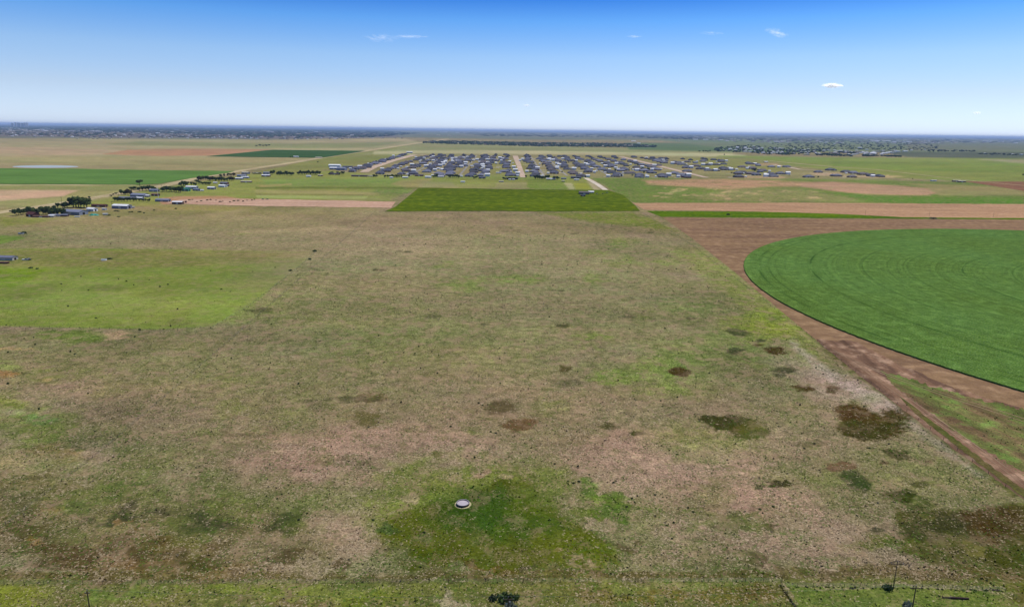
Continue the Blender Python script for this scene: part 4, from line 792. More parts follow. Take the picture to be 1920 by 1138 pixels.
# radio mast and windpump style poles by the farmhouse
def mast(px,py,ztop,mat,label):
    X,Y=P(px,py); o=empty('radio_mast',(X,Y,0)); tag(o,label,'mast'); m=MB()
    for a in range(3): t=a*2.094; m.tube((.5*math.cos(t),.5*math.sin(t),0),(.2*math.cos(t),.2*math.sin(t),ztop),.09,.07,4)
    k=0
    while k<ztop-1:
        for a in range(3): t=a*2.094;t2=t+2.094; m.tube((.45*math.cos(t),.45*math.sin(t),k),(.42*math.cos(t2),.42*math.sin(t2),k+1),.04,.04,3)
        k+=1.5
    m.obj('lattice',mat,o); m=MB(); m.box(-.8,.8,-.8,.8,0,.3); m.obj('base',M_conc,o)
mast(297,371,21,M_white,'white lattice mast beside the reddish hut at the farmhouse')
def pole(px,py,h,label,arm=2.4,z=None,group='utility poles',r=.15,tr=False,rot=0,pxt=None):
    X,Y=P(px,py) if pxt is None else P(*pxt,h); o=empty('utility_pole',(X,Y,0),rot); tag(o,label,'utility pole',group)
    m=MB(); m.tube((0,0,-.2),(0,0,h),r*1.15,r*.8,10); m.obj('pole',M_wood,o)
    m=MB(); m.box(-arm/2,arm/2,-.06,.06,h-.75,h-.6); m.obj('crossarm',M_wood,o)
    for x in(-arm/2+.12,0,arm/2-.12): m=MB(); zz=h if x==0 else h-.6; m.tube((x,0,zz),(x,0,zz+.28),.07,.05,7); m.obj('insulator',M_gal,o)
    if tr: m=MB(); m.tube((.38,-.1,h-2.3),(.38,-.1,h-1.2),.28,.28,12); m.obj('transformer',M_steel,o)
    return (X,Y,h)
A1=pole(0,0,9,'dark wooden utility pole at the bottom left corner',1.2,pxt=(163,1107)); A2=pole(0,0,9,'pale-topped utility pole rising from the dark shrub at the bottom middle',2.6,pxt=(953,1119),tr=True); A3=pole(0,0,9,'dark wooden utility pole at the bottom right, beside the grey bush',3,pxt=(1718,1098))
A4=pole(1675,1101,8,'wooden utility pole with wide crossarm behind the fence at lower right',3.6,r=.1)
for i,(x,y,h) in enumerate([(210,390.5,10),(116,381,10),(223,371,10),(303,354,10),(372,345,9.5)]): pole(x,y,h,f'slim utility pole by the country road, {ORF[i]} of the line from the left',2,group='utility poles along the country road',r=.22)
for i,(x,y) in enumerate([(1742,407.5),(1862,408.5),(1622,405)]): pole(x,y,9,['slim utility pole on the red soil strip, middle one of three','slim utility pole on the red soil strip, rightmost of three','slim utility pole on the red soil strip, leftmost of three'][i],1.6,group='utility poles on the red soil strip',r=.12)
def wire(a,b,label,dx=0):
    m=MB(); n=14; pr=None
    for i in range(n+1):
        t=i/n; p=(a[0]+(b[0]-a[0])*t,a[1]+(b[1]-a[1])*t+dx,a[2]+(b[2]-a[2])*t-1.6*4*t*(1-t)*.6+.25)
        if pr: m.tube(pr,p,.018,.018,4)
        pr=p
    tag(m.obj('power_line',M_steel),label,'power line')
wire(A1,A2,'thin power line strung between the left and middle utility poles at the bottom'); wire(A2,A3,'thin power line strung between the middle and right utility poles at the bottom')
# ---- shrubs, weed clumps
def clump_mesh(seed,n,ls,flat=.6,rw=1.):
    r=np.random.default_rng(seed); V=[]
    for i in range(n):
        u=r.normal(size=3); u/=np.linalg.norm(u); u*=r.uniform(.35,1); c=np.array([u[0]*rw,u[1]*rw,abs(u[2])*flat+.05]); nn=r.normal(size=3);nn/=np.linalg.norm(nn); a=np.cross(nn,r.normal(size=3));a/=np.linalg.norm(a);b=np.cross(nn,a); s=ls*r.uniform(.6,1.4)
        V+=[c-a*s*.5,c-b*s*.3,c+a*s*.6,c+b*s*.3]
    V=np.array(V); V[:,2]=np.maximum(V[:,2],.0); return npmesh('foliage',V,np.arange(len(V)).reshape(-1,4))
CM=[clump_mesh(i,130,.42) for i in range(4)]; 
def shrub(px,py,w,h,mi,label,group=None,name='shrub',xy=None,stem=True):
    X,Y=P(px,py) if xy is None else xy; o=empty(name,(X,Y,0),random.uniform(0,6)); me=CM[random.randrange(4)]; c=me.copy(); c.materials.clear(); 
    key=('s',me.name,mi)
    if key not in TM: c.materials.append(M_lf[mi]); TM[key]=c
    link('foliage',TM[key],None,o)
    if stem:
        if 'stem' not in TM: m=MB(); [m.tube((0,0,-.05),(math.cos(a)*.35,math.sin(a)*.35,.5),.05,.03,4) for a in(0,2,4)]; TM['stem']=m.me('stem'); TM['stem'].materials.append(M_bark)
        link('stem',TM['stem'],None,o)
    o.scale=(w/2,w/2,h/.65); return tag(o,label,'shrub',group)
def bmesh_leaf(): pass
DOTS=[(1128,491),(1268,505),(761,519),(761,519),(1063,505),(1295,504),(1310,507),(1247,616),(1181,617),(742,497),(702,457),(757,460),(798,458),(946,446),(961,447),(989,441),(1058,441),(994,451),(1042,448),(1057,444),(889,424),(873,418),(1141,468),(1175,457),(1016,496),(1016,491),(1082,492),(1083,496),(1216,454),(1251,481),(1155,493),(1074,502),(1253,507),(952,570),(885,597),(816,566),(801,552),(804,581),(710,630),(663,618),(767,535),(1075,529),(1177,510),(1280,537),(1272,663),(1159,714),(1083,697),(938,719),(752,755),(898,756),(1239,752),(1270,745),(1021,452),(905,446),(813,449),(846,452),(937,464),(877,464),(829,418),(850,410),(798,405),(1062,406),(1089,420),(1110,462),(980,470),(1190,530),(1076,568),(1037,535),(960,505),(690,560),(640,590),(600,640),(720,680),(820,700),(560,720),(480,760),(1330,700),(1410,560),(1360,520),(1390,610),(1500,760),(1460,800),(1530,690)]
RD=random.Random(5)
DOTS+=[(int(RD.uniform(700-(y-393)*1.1,1190+(y-393)*1.2)),y) for y in [int(400+ (RD.random()**1.6)*300) for _ in range(45)]]
for x,y in DOTS: shrub(x,y,RD.uniform(.6,1.2)+(.5 if y<520 else 0),RD.uniform(.4,.9),RD.choice([0,0,3]),'small dark weed clump standing alone in the dry pasture','dark weed clumps dotted over the dry pasture','weed_clump')
GD=[(222,524),(115,533),(116,545),(152,519),(166,545),(128,575),(180,597),(12,610),(320,612),(307,618),(262,619),(253,632),(333,580),(237,528),(315,534),(251,535),(395,508),(474,510),(432,547),(415,543),(15,661),(66,647),(63,633),(186,505),(542,508),(516,502),(395,615),(300,538),(280,525),(132,660),(141,664),(15,720),(73,768),(165,738)]
for x,y in GD: shrub(x,y,RD.uniform(.8,1.7),RD.uniform(.5,1.1),RD.choice([0,0,1]),'dark bush dotted over the green paddock at the left','dark bushes of the green paddock','bush')
for i,(x,y,w_,h_,lb) in enumerate([(590,471.5,5,1.6,'dark bush on the paddock fence, farthest of three'),(581,487,3.4,1.3,'dark bush on the paddock fence, middle of three'),(545,508,3.,1.2,'dark bush on the paddock fence, nearest of three'),(45,438,6,2.4,'dark bush behind the silver tank at the left edge'),(205,486,6,1.2,'dark green bush right of the silver stock tank in the paddock'),(58,503,4,1.2,'dark bush in the middle of the bright green grass at the left'),(70,504.5,2.6,1,'small dark bush right of the bright green grass'),(1750,410.5,12,2.2,'dark bush on the grass strip under the middle slim pole'),(1365,403.5,6,2.4,'black bush on the grass strip before the red soil')]):
    shrub(x,y,w_,h_,0,lb,None,'bush')
for i in range(16):
    t=i/15; x=352+t*128+RD.uniform(-3,3); y=377+RD.uniform(-2.5,3); shrub(x,y,RD.uniform(3,6),RD.uniform(1,1.8),RD.choice([0,2]),f'dark scrub bush on the pink dirt strip, {ORF[i]} from the left','scrub bushes on the pink dirt strip','bush')
for i,(x,y) in enumerate([(217,396),(222,397),(243,398.5),(248,398),(262,398),(270,400),(289,395),(205,404.5),(222,407),(330,392)]): shrub(x,y,RD.uniform(3,6),RD.uniform(1,1.6),0,f'low dark bush in the grass below the white metal shed, {ORF[i]} from the left','low bushes below the white metal shed','bush')
# foot of the picture
shrub(0,0,4.6,1.8,0,'large dark leafy shrub at the foot of the middle utility pole','shrubs at the bottom poles',xy=P(946,1124)); shrub(0,0,2.6,1.2,0,'small dark shrub right of the middle utility pole',None,xy=P(966,1122)); shrub(0,0,2.6,1.2,3,'low dark shrub left of the middle utility pole',None,xy=P(925,1123))
shrub(0,0,2.6,1.5,4,'grey-leaved bush at the bottom right beside the utility pole','shrubs at the bottom poles',xy=P(1701,1137)); shrub(0,0,3.4,1.4,4,'pale grey bush in front of the large dark shrub','shrubs at the bottom poles',xy=P(957,1140)); shrub(0,0,3.,1.1,0,'dark leafy clump standing in for the cast shadow of the wide-crossarm pole',None,xy=P(1664,1103))  # last dark clump is added in place of the rear pole's cast shadow
for i in range(46):
    x=1470+i*9.1+RD.uniform(-7,7); y=1099.5+(x-1470)*.019+RD.uniform(-1.3,1.); shrub(x,y,RD.uniform(.25,.8)*(1.8 if x>1800 else 1),RD.uniform(.12,.35),RD.choice([0,1,2]),'weed tuft caught along the wire fence at lower right','weeds along the lower right fence','weed_clump')
for i in range(10):
    x=1463+i*3; y=1098+i*4.3; shrub(x,y,RD.uniform(.4,.9),RD.uniform(.2,.4),RD.choice([1,0,2]),'weed tuft along the short side fence at the bottom','weeds along the short side fence','weed_clump')
NEARW=[(905,760),(1083,875),(1065,862),(1040,870),(1150,905),(1175,950),(1185,935),(1190,942),(1195,930),(1228,928),(1250,985),(1263,980),(1155,902),(1085,903),(1065,902),(1075,906),(1508,841),(1527,832),(1482,792),(1600,765),(1620,762),(1450,950),(1425,955),(1430,962),(1300,960),(1290,952),(1030,975),(795,998),(876,855),(890,858),(930,812),(920,810),(1105,890),(845,800),(1345,740),(1700,760),(1255,845),(1270,852),(1240,836),(520,935),(560,975),(1360,1000),(700,975),(1260,1010),(178,809)]
for x,y in NEARW: shrub(x,y,RD.uniform(.6,1.25),RD.uniform(.3,.55),RD.choice([3,0,1]),'dark green weed clump among the straw in the near pasture','dark weed clumps of the near pasture','weed_clump')
# fallen log
X_,Y_=P(1790,1122); o=empty('fallen_log',(X_,Y_,0),rad(-2)); tag(o,'dark fallen tree log lying on the mown grass at the bottom right','log'); m=MB(); m.tube((-.9,0,.32),(3.6,-.1,.3),.3,.24,10); m.obj('trunk',plain('dark_bark',(.05,.03,.025),.95,.1,.3,3.),o); m=MB(); m.tube((-3.2,.15,.3),(-.88,0,.32),.14,.2,8); m.tube((-3.2,.15,.3),(-3.3,.2,.85),.12,.05,6); m.tube((-1.,0,.4),(-1.1,.5,.9),.08,.03,5); m.obj('branch',M_bark,o)
# stock tank: concrete ring, steel wall, dry floor
X_,Y_=P(868,945.5); o=empty('stock_tank',(X_,Y_,0)); tag(o,'round concrete stock tank with dry pale floor in the lush green patch','stock tank')
def ring(m,r0,r1,z0,z1,n=48):
    vs=[];fs=[]
    for i in range(n):
        a=2*math.pi*i/n; c,s=math.cos(a),math.sin(a); vs+=[(r0*c,r0*s,z0),(r1*c,r1*s,z0),(r1*c,r1*s,z1),(r0*c,r0*s,z1)]
    for i in range(n):
        j=(i+1)%n; a,b=i*4,j*4; fs+=[(a+1,b+1,b+2,a+2),(a+2,b+2,b+3,a+3),(a+3,b+3,b,a)]
    m.add(vs,fs)
m=MB(); ring(m,1.92,2.12,-.02,.72); m.obj('wall',plain('dark_tank_wall',L(66,56,62),.7,.3,.15,2.),o); m=MB(); ring(m,1.9,2.15,.723,.78); m.obj('rim',plain('tank_rim',L(150,142,150),.7,.3,.15),o)
m=MB(); m.add([(1.91*math.cos(a),1.91*math.sin(a),.5) for a in np.linspace(0,2*math.pi,41)[:-1]],[tuple(range(40))]); m.obj('floor',plain('dry_tank_floor',L(188,178,186,1.4),.9,.1,.08,1.),o)
m=MB(); ring(m,2.13,2.75,.0,.06); m.obj('apron',plain('pale_apron',L(196,186,140),.95,.1,.3,2.),o)
def tank(px,py,r,h,label,mat):
    X,Y=P(px,py); o=empty('stock_tank',(X,Y,0)); tag(o,label,'stock tank'); m=MB(); ring(m,r-.12,r,0,h,28); m.obj('wall',mat,o); m=MB(); m.add([((r-.12)*math.cos(a),(r-.12)*math.sin(a),h*.7) for a in np.linspace(0,2*math.pi,25)[:-1]],[tuple(range(24))]); m.obj('water',M_pond,o)
tank(195,488,2.4,.9,'silver stock tank ringed by dark grass in the paddock',M_white); tank(40,438.5,3.,1.3,'silver stock tank in front of a dark bush at the left edge',M_gal)
tank(348.5,380.5,1.6,3,'small dark upright tank right of the brown box shed',M_rust)
# debris by the rear pole
m=MB()
for i in range(9): a=RD.uniform(0,3.1);x=RD.uniform(-2.5,2.5);y=RD.uniform(-1,1); m.tube((x-math.cos(a)*1.2,y-math.sin(a)*1.,.08+i*.03),(x+math.cos(a)*1.2,y+math.sin(a)*1.,.12+i*.03),.07,.05,5)
bo=m.obj('brush_pile',M_wood); X_,Y_=P(1689,1056); bo.location=(X_,Y_,0); tag(bo,'grey pile of dead branches behind the wide-crossarm pole','branches')
# ---- fences
def fence(pts,step,label,h=1.25,wires=4,thick=.055,corner=True):
    W=[Vector(P(*q)) for q in pts]; o=empty('wire_fence',(W[0].x,W[0].y,0)); tag(o,label,'fence'); w0=W[0]; pm=MB(); pm.tube((0,0,-.2),(0,0,h),thick,thick*.9,5); pme=pm.me('post'); pme.materials.append(M_wood)
    tot=sum((W[i+1]-W[i]).length for i in range(len(W)-1)); step=max(step,tot/98); acc=0
    for i in range(len(W)-1):
        a,b=W[i],W[i+1]; ln=(b-a).length; n=max(1,int(ln/step))
        for k in range(n+(1 if i==len(W)-2 else 0)):
            p=a+(b-a)*(k/n)-w0; c=link('post',pme,None,o); c.location=(p.x,p.y,0); c.rotation_euler=(random.uniform(-.05,.05),random.uniform(-.05,.05),0)
    m=MB()
    for i in range(len(W)-1):
        a,b=W[i]-w0,W[i+1]-w0
        for k in range(wires): z=.25+k*(h-.35)/(wires-1); m.tube((a.x,a.y,z),(b.x,b.y,z),.012,.012,3)
    m.obj('wire',M_steel,o)
fence([(-140,1096),(700,1092),(1466,1090)],5,'wire fence along the foot of the dry pasture, left of the side fence'); fence([(1466,1099),(1700,1101),(1870,1107),(1885,1109),(1900,1120),(1928,1142)],4,'wire fence with weeds round the mown grass at lower right')
fence([(1464,1097),(1476,1113),(1490,1142)],3,'short side fence running down to the bottom edge'); fence([(592,472),(562,500),(470,572),(400,613),(300,619),(0,613)],6,'wire fence round the green paddock',thick=.09)
fence([(-30,1016),(200,838),(420,648),(600,490),(700,400)],8,'long wire fence on the left boundary of the dry pasture',thick=.08); fence([(1206,400),(1300,462),(1460,585),(1700,772),(1920,940)],8,'long wire fence between the dry pasture and the ploughed field',thick=.08)
fence([(712,397),(960,398),(1203,397)],6,'wire fence between the dry pasture and the hay field',thick=.08)

# ---- tufts of grass and weeds (uncountable)
def tufts(n,x0,x1,y0,y1,name,label,hh,lo,hi,seed,flt=None,bright=(.6,1.45),green=.3):
    r=np.random.default_rng(seed); x=r.uniform(x0,x1,n); y=r.uniform(y0,y1,n)
    dd=_R[None]*((x-960)/FOC)[:,None]+_U[None]*((569-y)/FOC)[:,None]+_F[None]; t=-H/dd[:,2]; X=dd[:,0]*t;Y=dd[:,1]*t
    cl=fbm(X,Y,7,3,31); keep_=(cl>-.18)|(r.random(n)<.3)
    if flt is not None: keep_&=flt(x,y,X,Y)
    X,Y=X[keep_],Y[keep_]; n=len(X); col,sp=paint(X,Y); k2=r.random(n)<(sp*.9+.1); X,Y,col=X[k2],Y[k2],col[k2]; n=len(X)
    f=r.uniform(*bright,(n,1)); c=col*f; g=(r.random(n)<green)&(fbm(X,Y,11,2,33)>-.15); gc=np.array(L(84,112,44))*r.uniform(.45,1.35,(n,1)); c=np.where(g[:,None],gc*.65+c*.35,c)
    dry=sstep(-.02,.035,col[:,0]-col[:,1]*.95); sw=(~g)&(r.random(n)<.06+.3*dry); c=np.where(sw[:,None],np.array(L(214,192,160))*.5+c*.5,c)
    s=r.uniform(lo,hi,n)*(1+.0012*np.maximum(Y-180,0)); V=np.zeros((n,2,3,3),np.float32)
    up=r.random(n)<.06; c=np.where(up[:,None],c*.75,c)
    for j in range(2):
        a=r.uniform(0,6.28,n); wv=s*r.uniform(.4,.65,n); h=s*np.where(up,hh*1.3,hh*.3)*r.uniform(.7,1.3,n); ox,oy=r.normal(0,.18,(2,n))*s; ra=s*np.where(up,.3,1.05)*r.uniform(.7,1.3,n)
        cx_,cy_=X+ox,Y+oy; V[:,j,0]=np.stack([cx_-np.cos(a)*wv,cy_-np.sin(a)*wv,np.full(n,.03)],1); V[:,j,1]=np.stack([cx_+np.cos(a)*wv,cy_+np.sin(a)*wv,np.full(n,.03)],1); V[:,j,2]=np.stack([cx_-np.sin(a)*ra,cy_+np.cos(a)*ra,h],1)
    C=np.repeat(c,6,0)
    me=npmesh(name,V.reshape(-1,3),np.arange(n*6).reshape(-1,3),C); tag(link(name,me,M_tuft),label,'grass',None,'stuff')
M_tuft=vcol_mat('grass_blades',.95,0.,.1,2.)
line=lambda x,y:(x<1197+(y-393)*1.305)
tufts(330000,-60,1990,560,1150,'pasture_grass','straw and green grass tufts covering the dry pasture',.6,.22,.5,3,lambda x,y,X,Y:line(x,y)|(y>1085))
tufts(34000,-60,1990,660,1150,'tussock_grass','taller clumps of weeds and grass standing in the near pasture',.5,.45,.85,14,lambda x,y,X,Y:(line(x,y)|(y>1085))&(fbm(X,Y,14,4,71)>.02),(.8,1.4),.5)
tufts(60000,-60,1990,430,600,'far_pasture_grass','sparse grass tufts over the far half of the dry pasture',.6,.35,.6,4,lambda x,y,X,Y:line(x,y)&((x>600-(y-472)*1.35)|(y<470)))
def wp(x,y,X,Y): return pip(x,y,[(1640,700),(1700,712),(1920,775),(2000,800),(2000,950),(1920,895),(1850,850),(1760,790),(1700,745)])&(fbm(X,Y,12,3,41)>-.12)
M_tuft2=M_tuft
r_=LAY; poly([(1630,690),(2100,800),(2100,1000),(1640,760)],(104,132,62),1,0,1)
tufts(16000,1640,2000,700,950,'field_weeds','green weeds grown over the corner of the ploughed field',.7,.3,.6,5,wp,(.6,1.4),.5)
LAY.pop()

# ---- far woods and towns
ico=[];_g=(1+5**.5)/2
for a in((-1,_g,0),(1,_g,0),(-1,-_g,0),(1,-_g,0),(0,-1,_g),(0,1,_g),(0,-1,-_g),(0,1,-_g),(_g,0,-1),(_g,0,1),(-_g,0,-1),(-_g,0,1)): ico.append(a)
ico=np.array(ico,float);ico/=np.linalg.norm(ico[0]); IF=np.array([(0,11,5),(0,5,1),(0,1,7),(0,7,10),(0,10,11),(1,5,9),(5,11,4),(11,10,2),(10,7,6),(7,1,8),(3,9,4),(3,4,2),(3,2,6),(3,6,8),(3,8,9),(4,9,5),(2,4,11),(6,2,10),(8,6,7),(9,8,1)])
def wood(name,label,regions,seed,c0=(52,72,44),rs=(4,9),hs=(5,10)):
    r=np.random.default_rng(seed); PT=[]
    for (pts,n) in regions:
        xs=[q[0] for q in pts];ys=[q[1] for q in pts]; x=r.uniform(min(xs),max(xs),n*3);y=r.uniform(min(ys),max(ys),n*3); k=pip(x,y,pts); x,y=x[k][:n],y[k][:n]
        for a,b in zip(x,y): PT.append(P(a,max(b,hz(a)+1.2)))
    PT=np.array(PT); n=len(PT); D=PT[:,1]; rr=r.uniform(*rs,n)*(1+np.maximum(D-6000,0)/4500); h=r.uniform(*hs,n)
    V=ico[None]*r.uniform(.75,1.2,(n,12,1))*np.stack([rr,rr,h*.55],1)[:,None,:]; V[:,:,2]+=(h*.5)[:,None]; V[:,:,0]+=PT[:,0,None];V[:,:,1]+=PT[:,1,None]; V[:,:,2]=np.maximum(V[:,:,2],.1)
    Fc=(IF[None]+np.arange(n)[:,None,None]*12).reshape(-1,3); C=np.repeat(np.array(L(*c0))*r.uniform(.6,1.35,(n,1)),12,0)
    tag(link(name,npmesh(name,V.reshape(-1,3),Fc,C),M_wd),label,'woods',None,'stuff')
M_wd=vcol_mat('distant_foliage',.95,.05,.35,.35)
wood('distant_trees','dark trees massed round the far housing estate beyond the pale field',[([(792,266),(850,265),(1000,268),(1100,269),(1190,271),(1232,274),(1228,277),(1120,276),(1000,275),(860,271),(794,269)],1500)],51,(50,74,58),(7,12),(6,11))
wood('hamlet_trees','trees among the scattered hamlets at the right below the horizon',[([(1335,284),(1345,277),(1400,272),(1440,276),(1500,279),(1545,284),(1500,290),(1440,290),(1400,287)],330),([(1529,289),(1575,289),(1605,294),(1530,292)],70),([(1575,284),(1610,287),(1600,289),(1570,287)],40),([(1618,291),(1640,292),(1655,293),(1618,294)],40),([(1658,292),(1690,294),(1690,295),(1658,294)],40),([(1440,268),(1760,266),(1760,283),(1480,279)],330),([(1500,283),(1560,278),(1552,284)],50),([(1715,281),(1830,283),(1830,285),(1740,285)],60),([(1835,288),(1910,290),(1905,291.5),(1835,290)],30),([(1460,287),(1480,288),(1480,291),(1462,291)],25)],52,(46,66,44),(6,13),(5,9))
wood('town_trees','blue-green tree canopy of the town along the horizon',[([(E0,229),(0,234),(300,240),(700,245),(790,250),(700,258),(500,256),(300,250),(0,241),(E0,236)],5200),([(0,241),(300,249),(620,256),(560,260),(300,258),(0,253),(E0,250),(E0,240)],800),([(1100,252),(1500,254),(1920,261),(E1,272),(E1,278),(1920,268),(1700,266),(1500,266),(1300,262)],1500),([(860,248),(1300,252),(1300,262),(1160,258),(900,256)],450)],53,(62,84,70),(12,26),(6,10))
r=random.Random(8); it=[]
def scat(n,pts,wr,dr,hr,cols):
    k=0
    xs=[q[0] for q in pts];ys=[q[1] for q in pts]
    while k<n:
        x=r.uniform(min(xs),max(xs));y=r.uniform(min(ys),max(ys))
        if pip(np.array([x]),np.array([y]),pts)[0]:
            X,Y=P(x,max(y,hz(x)+1.5)); s=1+max(0,Y-7000)/9000; it.append((X,Y,r.uniform(*wr)*s,r.uniform(*dr),r.uniform(*hr),r.uniform(2,4),r.choice([0,0,1.57,.1]),L(*r.choice(cols)))); k+=1
CW=[(205,205,215),(160,150,150),(120,110,112),(140,125,118),(95,95,105),(220,220,225)]
scat(1500,[(0,242),(300,249),(620,256),(760,260),(560,262),(300,260),(0,256),(E0,254),(E0,240)],(14,26),(10,16),(3,5),CW)
scat(260,[(792,266),(1000,268),(1190,271),(1228,275),(1120,276),(860,271)],(16,28),(12,18),(3,5),[(120,105,105),(190,180,170),(95,95,105)])
scat(150,[(1340,282),(1400,274),(1545,282),(1700,284),(1640,292),(1440,289)],(14,30),(8,14),(3,5),[(235,235,240),(200,200,200),(120,115,120)])
scat(500,[(1250,256),(1500,256),(1920,262),(1920,268),(1700,270),(1400,268)],(20,50),(12,20),(3,6),CW)
scat(300,[(E0,232),(700,246),(800,252),(E0,240)],(30,90),(20,30),(5,9),CW)
gable_batch('town_houses',it,M_far,'pale and grey houses scattered through the distant towns','houses')
# individual large far buildings
FB=[(296,250,26,'white'),(68,245,40,'pale'),(98,245,36,'pale'),(180,240,20,'white'),(219,241,14,'white'),(275,245,18,'white'),(388,241,22,'white'),(421,239,18,'white'),(533,251,30,'pale'),(560,252,34,'pale'),(655,257,30,'pale'),(612,257,26,'pale'),(660,254,24,'white'),(832,248.6,60,'white'),(858,249.6,30,'white'),(872,249.8,30,'white'),(822,254.5,26,'pale'),(842,255,22,'pale'),(815,264.5,20,'pale'),(1304,262.5,40,'white'),(1323,262.8,40,'white'),(1338,263.5,22,'pale'),(1352,262.8,30,'white'),(1188,265.5,36,'white'),(1198,269.5,26,'white'),(1272,265,24,'pale'),(1407,285.5,16,'white'),(1401,286,14,'pale'),(1368,280,20,'white'),(1453,278,20,'white'),(1510,290.6,16,'pale'),(1516,290.8,12,'pale'),(1636,289,38,'white'),(1645,285.6,20,'pale'),(1612,278,30,'white'),(1625,281.5,18,'white'),(1684,285,22,'white'),(1697,284.6,32,'white'),(1709,282.4,16,'white'),(1640,265,80,'white'),(1662,265.6,70,'white'),(1676,266.6,30,'white'),(1701,266.8,80,'white'),(1735,265.5,24,'pale'),(1741,265.8,22,'white'),(1790,268.3,36,'pale'),(1850,266,70,'white'),(1904,268.8,30,'white'),(1847,288.6,16,'white'),(1899,290.4,20,'white'),(1915,290.6,18,'white'),(1530,281.5,14,'white'),(1590,283,16,'pale'),(1565,271,18,'white'),(145,260.5,22,'pale'),(1734,281.8,12,'white'),(175,260.8,18,'tan'),(183,261,14,'tan'),(196,260,24,'tan'),(206,261,22,'pale'),(167,260.2,10,'tan')]
FBs=sorted(range(len(FB)),key=lambda i:FB[i][0]); wm={'white':M_white,'pale':M_cream,'tan':M_brick[0]}
for k,i in enumerate(FBs):
    x,y,w_,cn=FB[i]; X,Y=P(x,y); s=max(1.,Y/6500); o=empty('far_hall',(X,Y,0),random.uniform(-.2,.2)); m=MB(); w2=w_*s*1.1; dd_=min(w2*.6,40); h=(4.5+w_*.05)*(1+.25*(s-1)); m.box(-w2/2,w2/2,-dd_/2,dd_/2,0,h); m.obj('wall',wm[cn],o); m=MB(); m.add([(-w2/2-.5,-dd_/2-.5,h),(w2/2+.5,-dd_/2-.5,h),(w2/2+.5,dd_/2+.5,h),(-w2/2-.5,dd_/2+.5,h),(-w2/2-.5,0,h+dd_*.1),(w2/2+.5,0,h+dd_*.1)],[(0,1,5,4),(2,3,4,5),(1,2,5),(3,0,4),(3,2,1,0)]); m.obj('roof',wm[cn] if cn!='tan' else M_cream,o)
    t1,o1=divmod(k,30); tag(o,f'{cn} distant hall, {ORF[o1]} from the left in the {"left" if t1==0 else "middle" if t1==1 else "right"} skyline','hall','distant halls near the horizon')
for i,(x,h,w_) in enumerate([(19,14,22),(25,40,14),(31,22,34),(38,18,26),(42.5,30,14),(46.5,28,12)]):
    d_=26000.; X,Y=(x-960)/FOC*d_*.9705,d_; hh=h*1.1+116; tag_=['leftmost','tallest','wide middle','low middle','slim','rightmost']
    o=empty('tower_block',(X,Y,0)); m=MB(); ww=w_*3.4; m.box(-ww/2,ww/2,-15,15,0,hh); m.obj('wall',M_conc,o); m=MB(); m.box(-ww/5,ww/5,-6,6,hh+.01,hh+4); m.obj('roof_plant',M_conc,o); tag(o,f'{tag_[i]} tower block of the hazy city cluster on the left horizon','tower','city towers on the left horizon')
for x,y,h,lb in [(902,248.5,32,'hazy pale water tower on the horizon near the middle'),(421,240.2,45,'white water tower above the town canopy at the left'),(296,238.5,40,'small hazy water tower left of the white one')]:
    X,Y=P(x,y+1.6); o=empty('water_tower',(X,Y,0)); m=MB(); m.tube((0,0,0),(0,0,h),6,4,10); m.obj('shaft',M_white,o); m=MB(); m.tube((0,0,h),(0,0,h+6),8,20,14); m.tube((0,0,h+6.01),(0,0,h+18),20,20,14); m.tube((0,0,h+18.01),(0,0,h+24),20,6,14); m.obj('tank',M_white,o); tag(o,lb,'water tower')

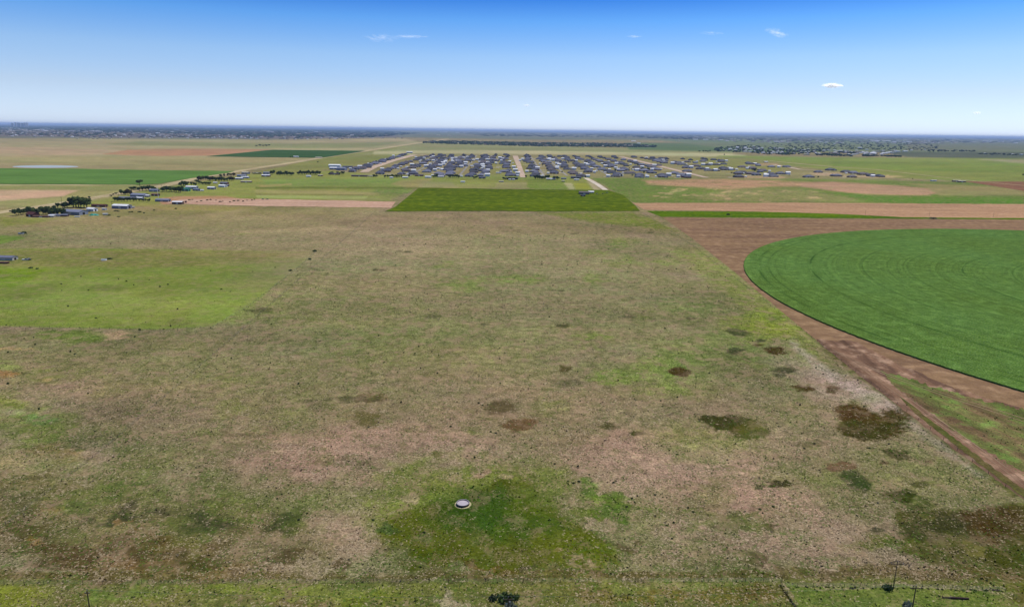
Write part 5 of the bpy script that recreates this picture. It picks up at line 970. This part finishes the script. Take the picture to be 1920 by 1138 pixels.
# ---- clouds
def cloud_mat(n,a):
    t=NT(n); d_=t.n('ShaderNodeBsdfDiffuse'); d_.inputs[0].default_value=(.97,.97,.97,1); tl=t.n('ShaderNodeBsdfTranslucent'); tl.inputs[0].default_value=(.97,.97,.97,1); ms=t.n('ShaderNodeMixShader'); ms.inputs[0].default_value=.85; t.l(d_.outputs[0],ms.inputs[1]); t.l(tl.outputs[0],ms.inputs[2])
    tr=t.n('ShaderNodeBsdfTransparent'); m2=t.n('ShaderNodeMixShader'); m2.inputs[0].default_value=a; t.l(tr.outputs[0],m2.inputs[1]); t.l(ms.outputs[0],m2.inputs[2]); t.l(m2.outputs[0],t.out.inputs[0]); return t.m
MC1=cloud_mat('cloud_vapour',.2); MC2=cloud_mat('wisp_vapour',.026); MC3=cloud_mat('faint_vapour',.09)
def cloud(px,py,wpx,hpx,mat,label,n=14,D=16000.,seed=1,tilt=0):
    r=np.random.default_rng(seed); dv_=_R*(px-960)/FOC+_U*(569-py)/FOC+_F; c=np.array([0,0,H])+dv_*D; s=D/FOC; V=[]
    for i in range(n*22):
        t=np.clip(r.normal(0,.24),-.5,.5); e_=(1-(2*t)**2)**.5+.1; q=np.array([t*wpx*s,r.normal(0,.2)*wpx*s*.5,np.clip(r.normal(0,.28),-.5,.5)*hpx*s*e_+t*wpx*s*tilt]); nn=np.array(sd)+r.normal(0,.35,3);nn/=np.linalg.norm(nn); a=np.cross(nn,r.normal(size=3));a/=np.linalg.norm(a);b_=np.cross(nn,a); z=hpx*s*r.uniform(.16,.3); st=np.array([wpx/hpx*.25+.8,1,1])
        for k in range(6): th=k*1.047; V.append(q+(a*math.cos(th)+b_*math.sin(th))*z*st)
    V=np.array(V); o=link('cloud',npmesh('cloud',V,np.arange(len(V)).reshape(-1,6)),mat); o.location=c; tag(o,label,'cloud'); return o
cloud(1561,161,34,7,MC1,'small bright white cloud in the right part of the sky',16,seed=2)
cloud(987,198,10,3.5,MC3,'tiny pale cloud in the middle just above the plain',8,seed=3)
cloud(1832,212,14,4,MC3,'tiny faint cloud near the right edge above the horizon',8,seed=4)
cloud(768,69,62,4,MC2,'thin bright streak of cloud high at the left of centre',14,seed=5,tilt=.01); cloud(715,72,60,10,MC2,'faint broad wisp of cloud at the left end of the thin streak',6,seed=6)
cloud(1189,69,24,4,MC2,'short faint wisp of cloud high at the centre right',8,seed=7); cloud(1335,63,40,5,MC2,'long faint wisp of cloud high at the right',5,seed=8); cloud(1456,62,36,11,MC2,'slanting faint wisp of cloud at the upper right',8,seed=9,tilt=-.25)

# ---- haze
t=NT('haze_air'); pv=t.n('ShaderNodeVolumePrincipled'); pv.inputs['Color'].default_value=(.5,.68,1,1); pv.inputs['Density'].default_value=HAZE; pv.inputs['Anisotropy'].default_value=0.; t.l(pv.outputs[0],t.out.inputs['Volume'])
m=MB(); m.box(-460000,460000,-16000,95000,-1.2,186); tag(m.obj('haze',t.m),'thin pale haze lying over the whole plain','haze',None,'stuff')
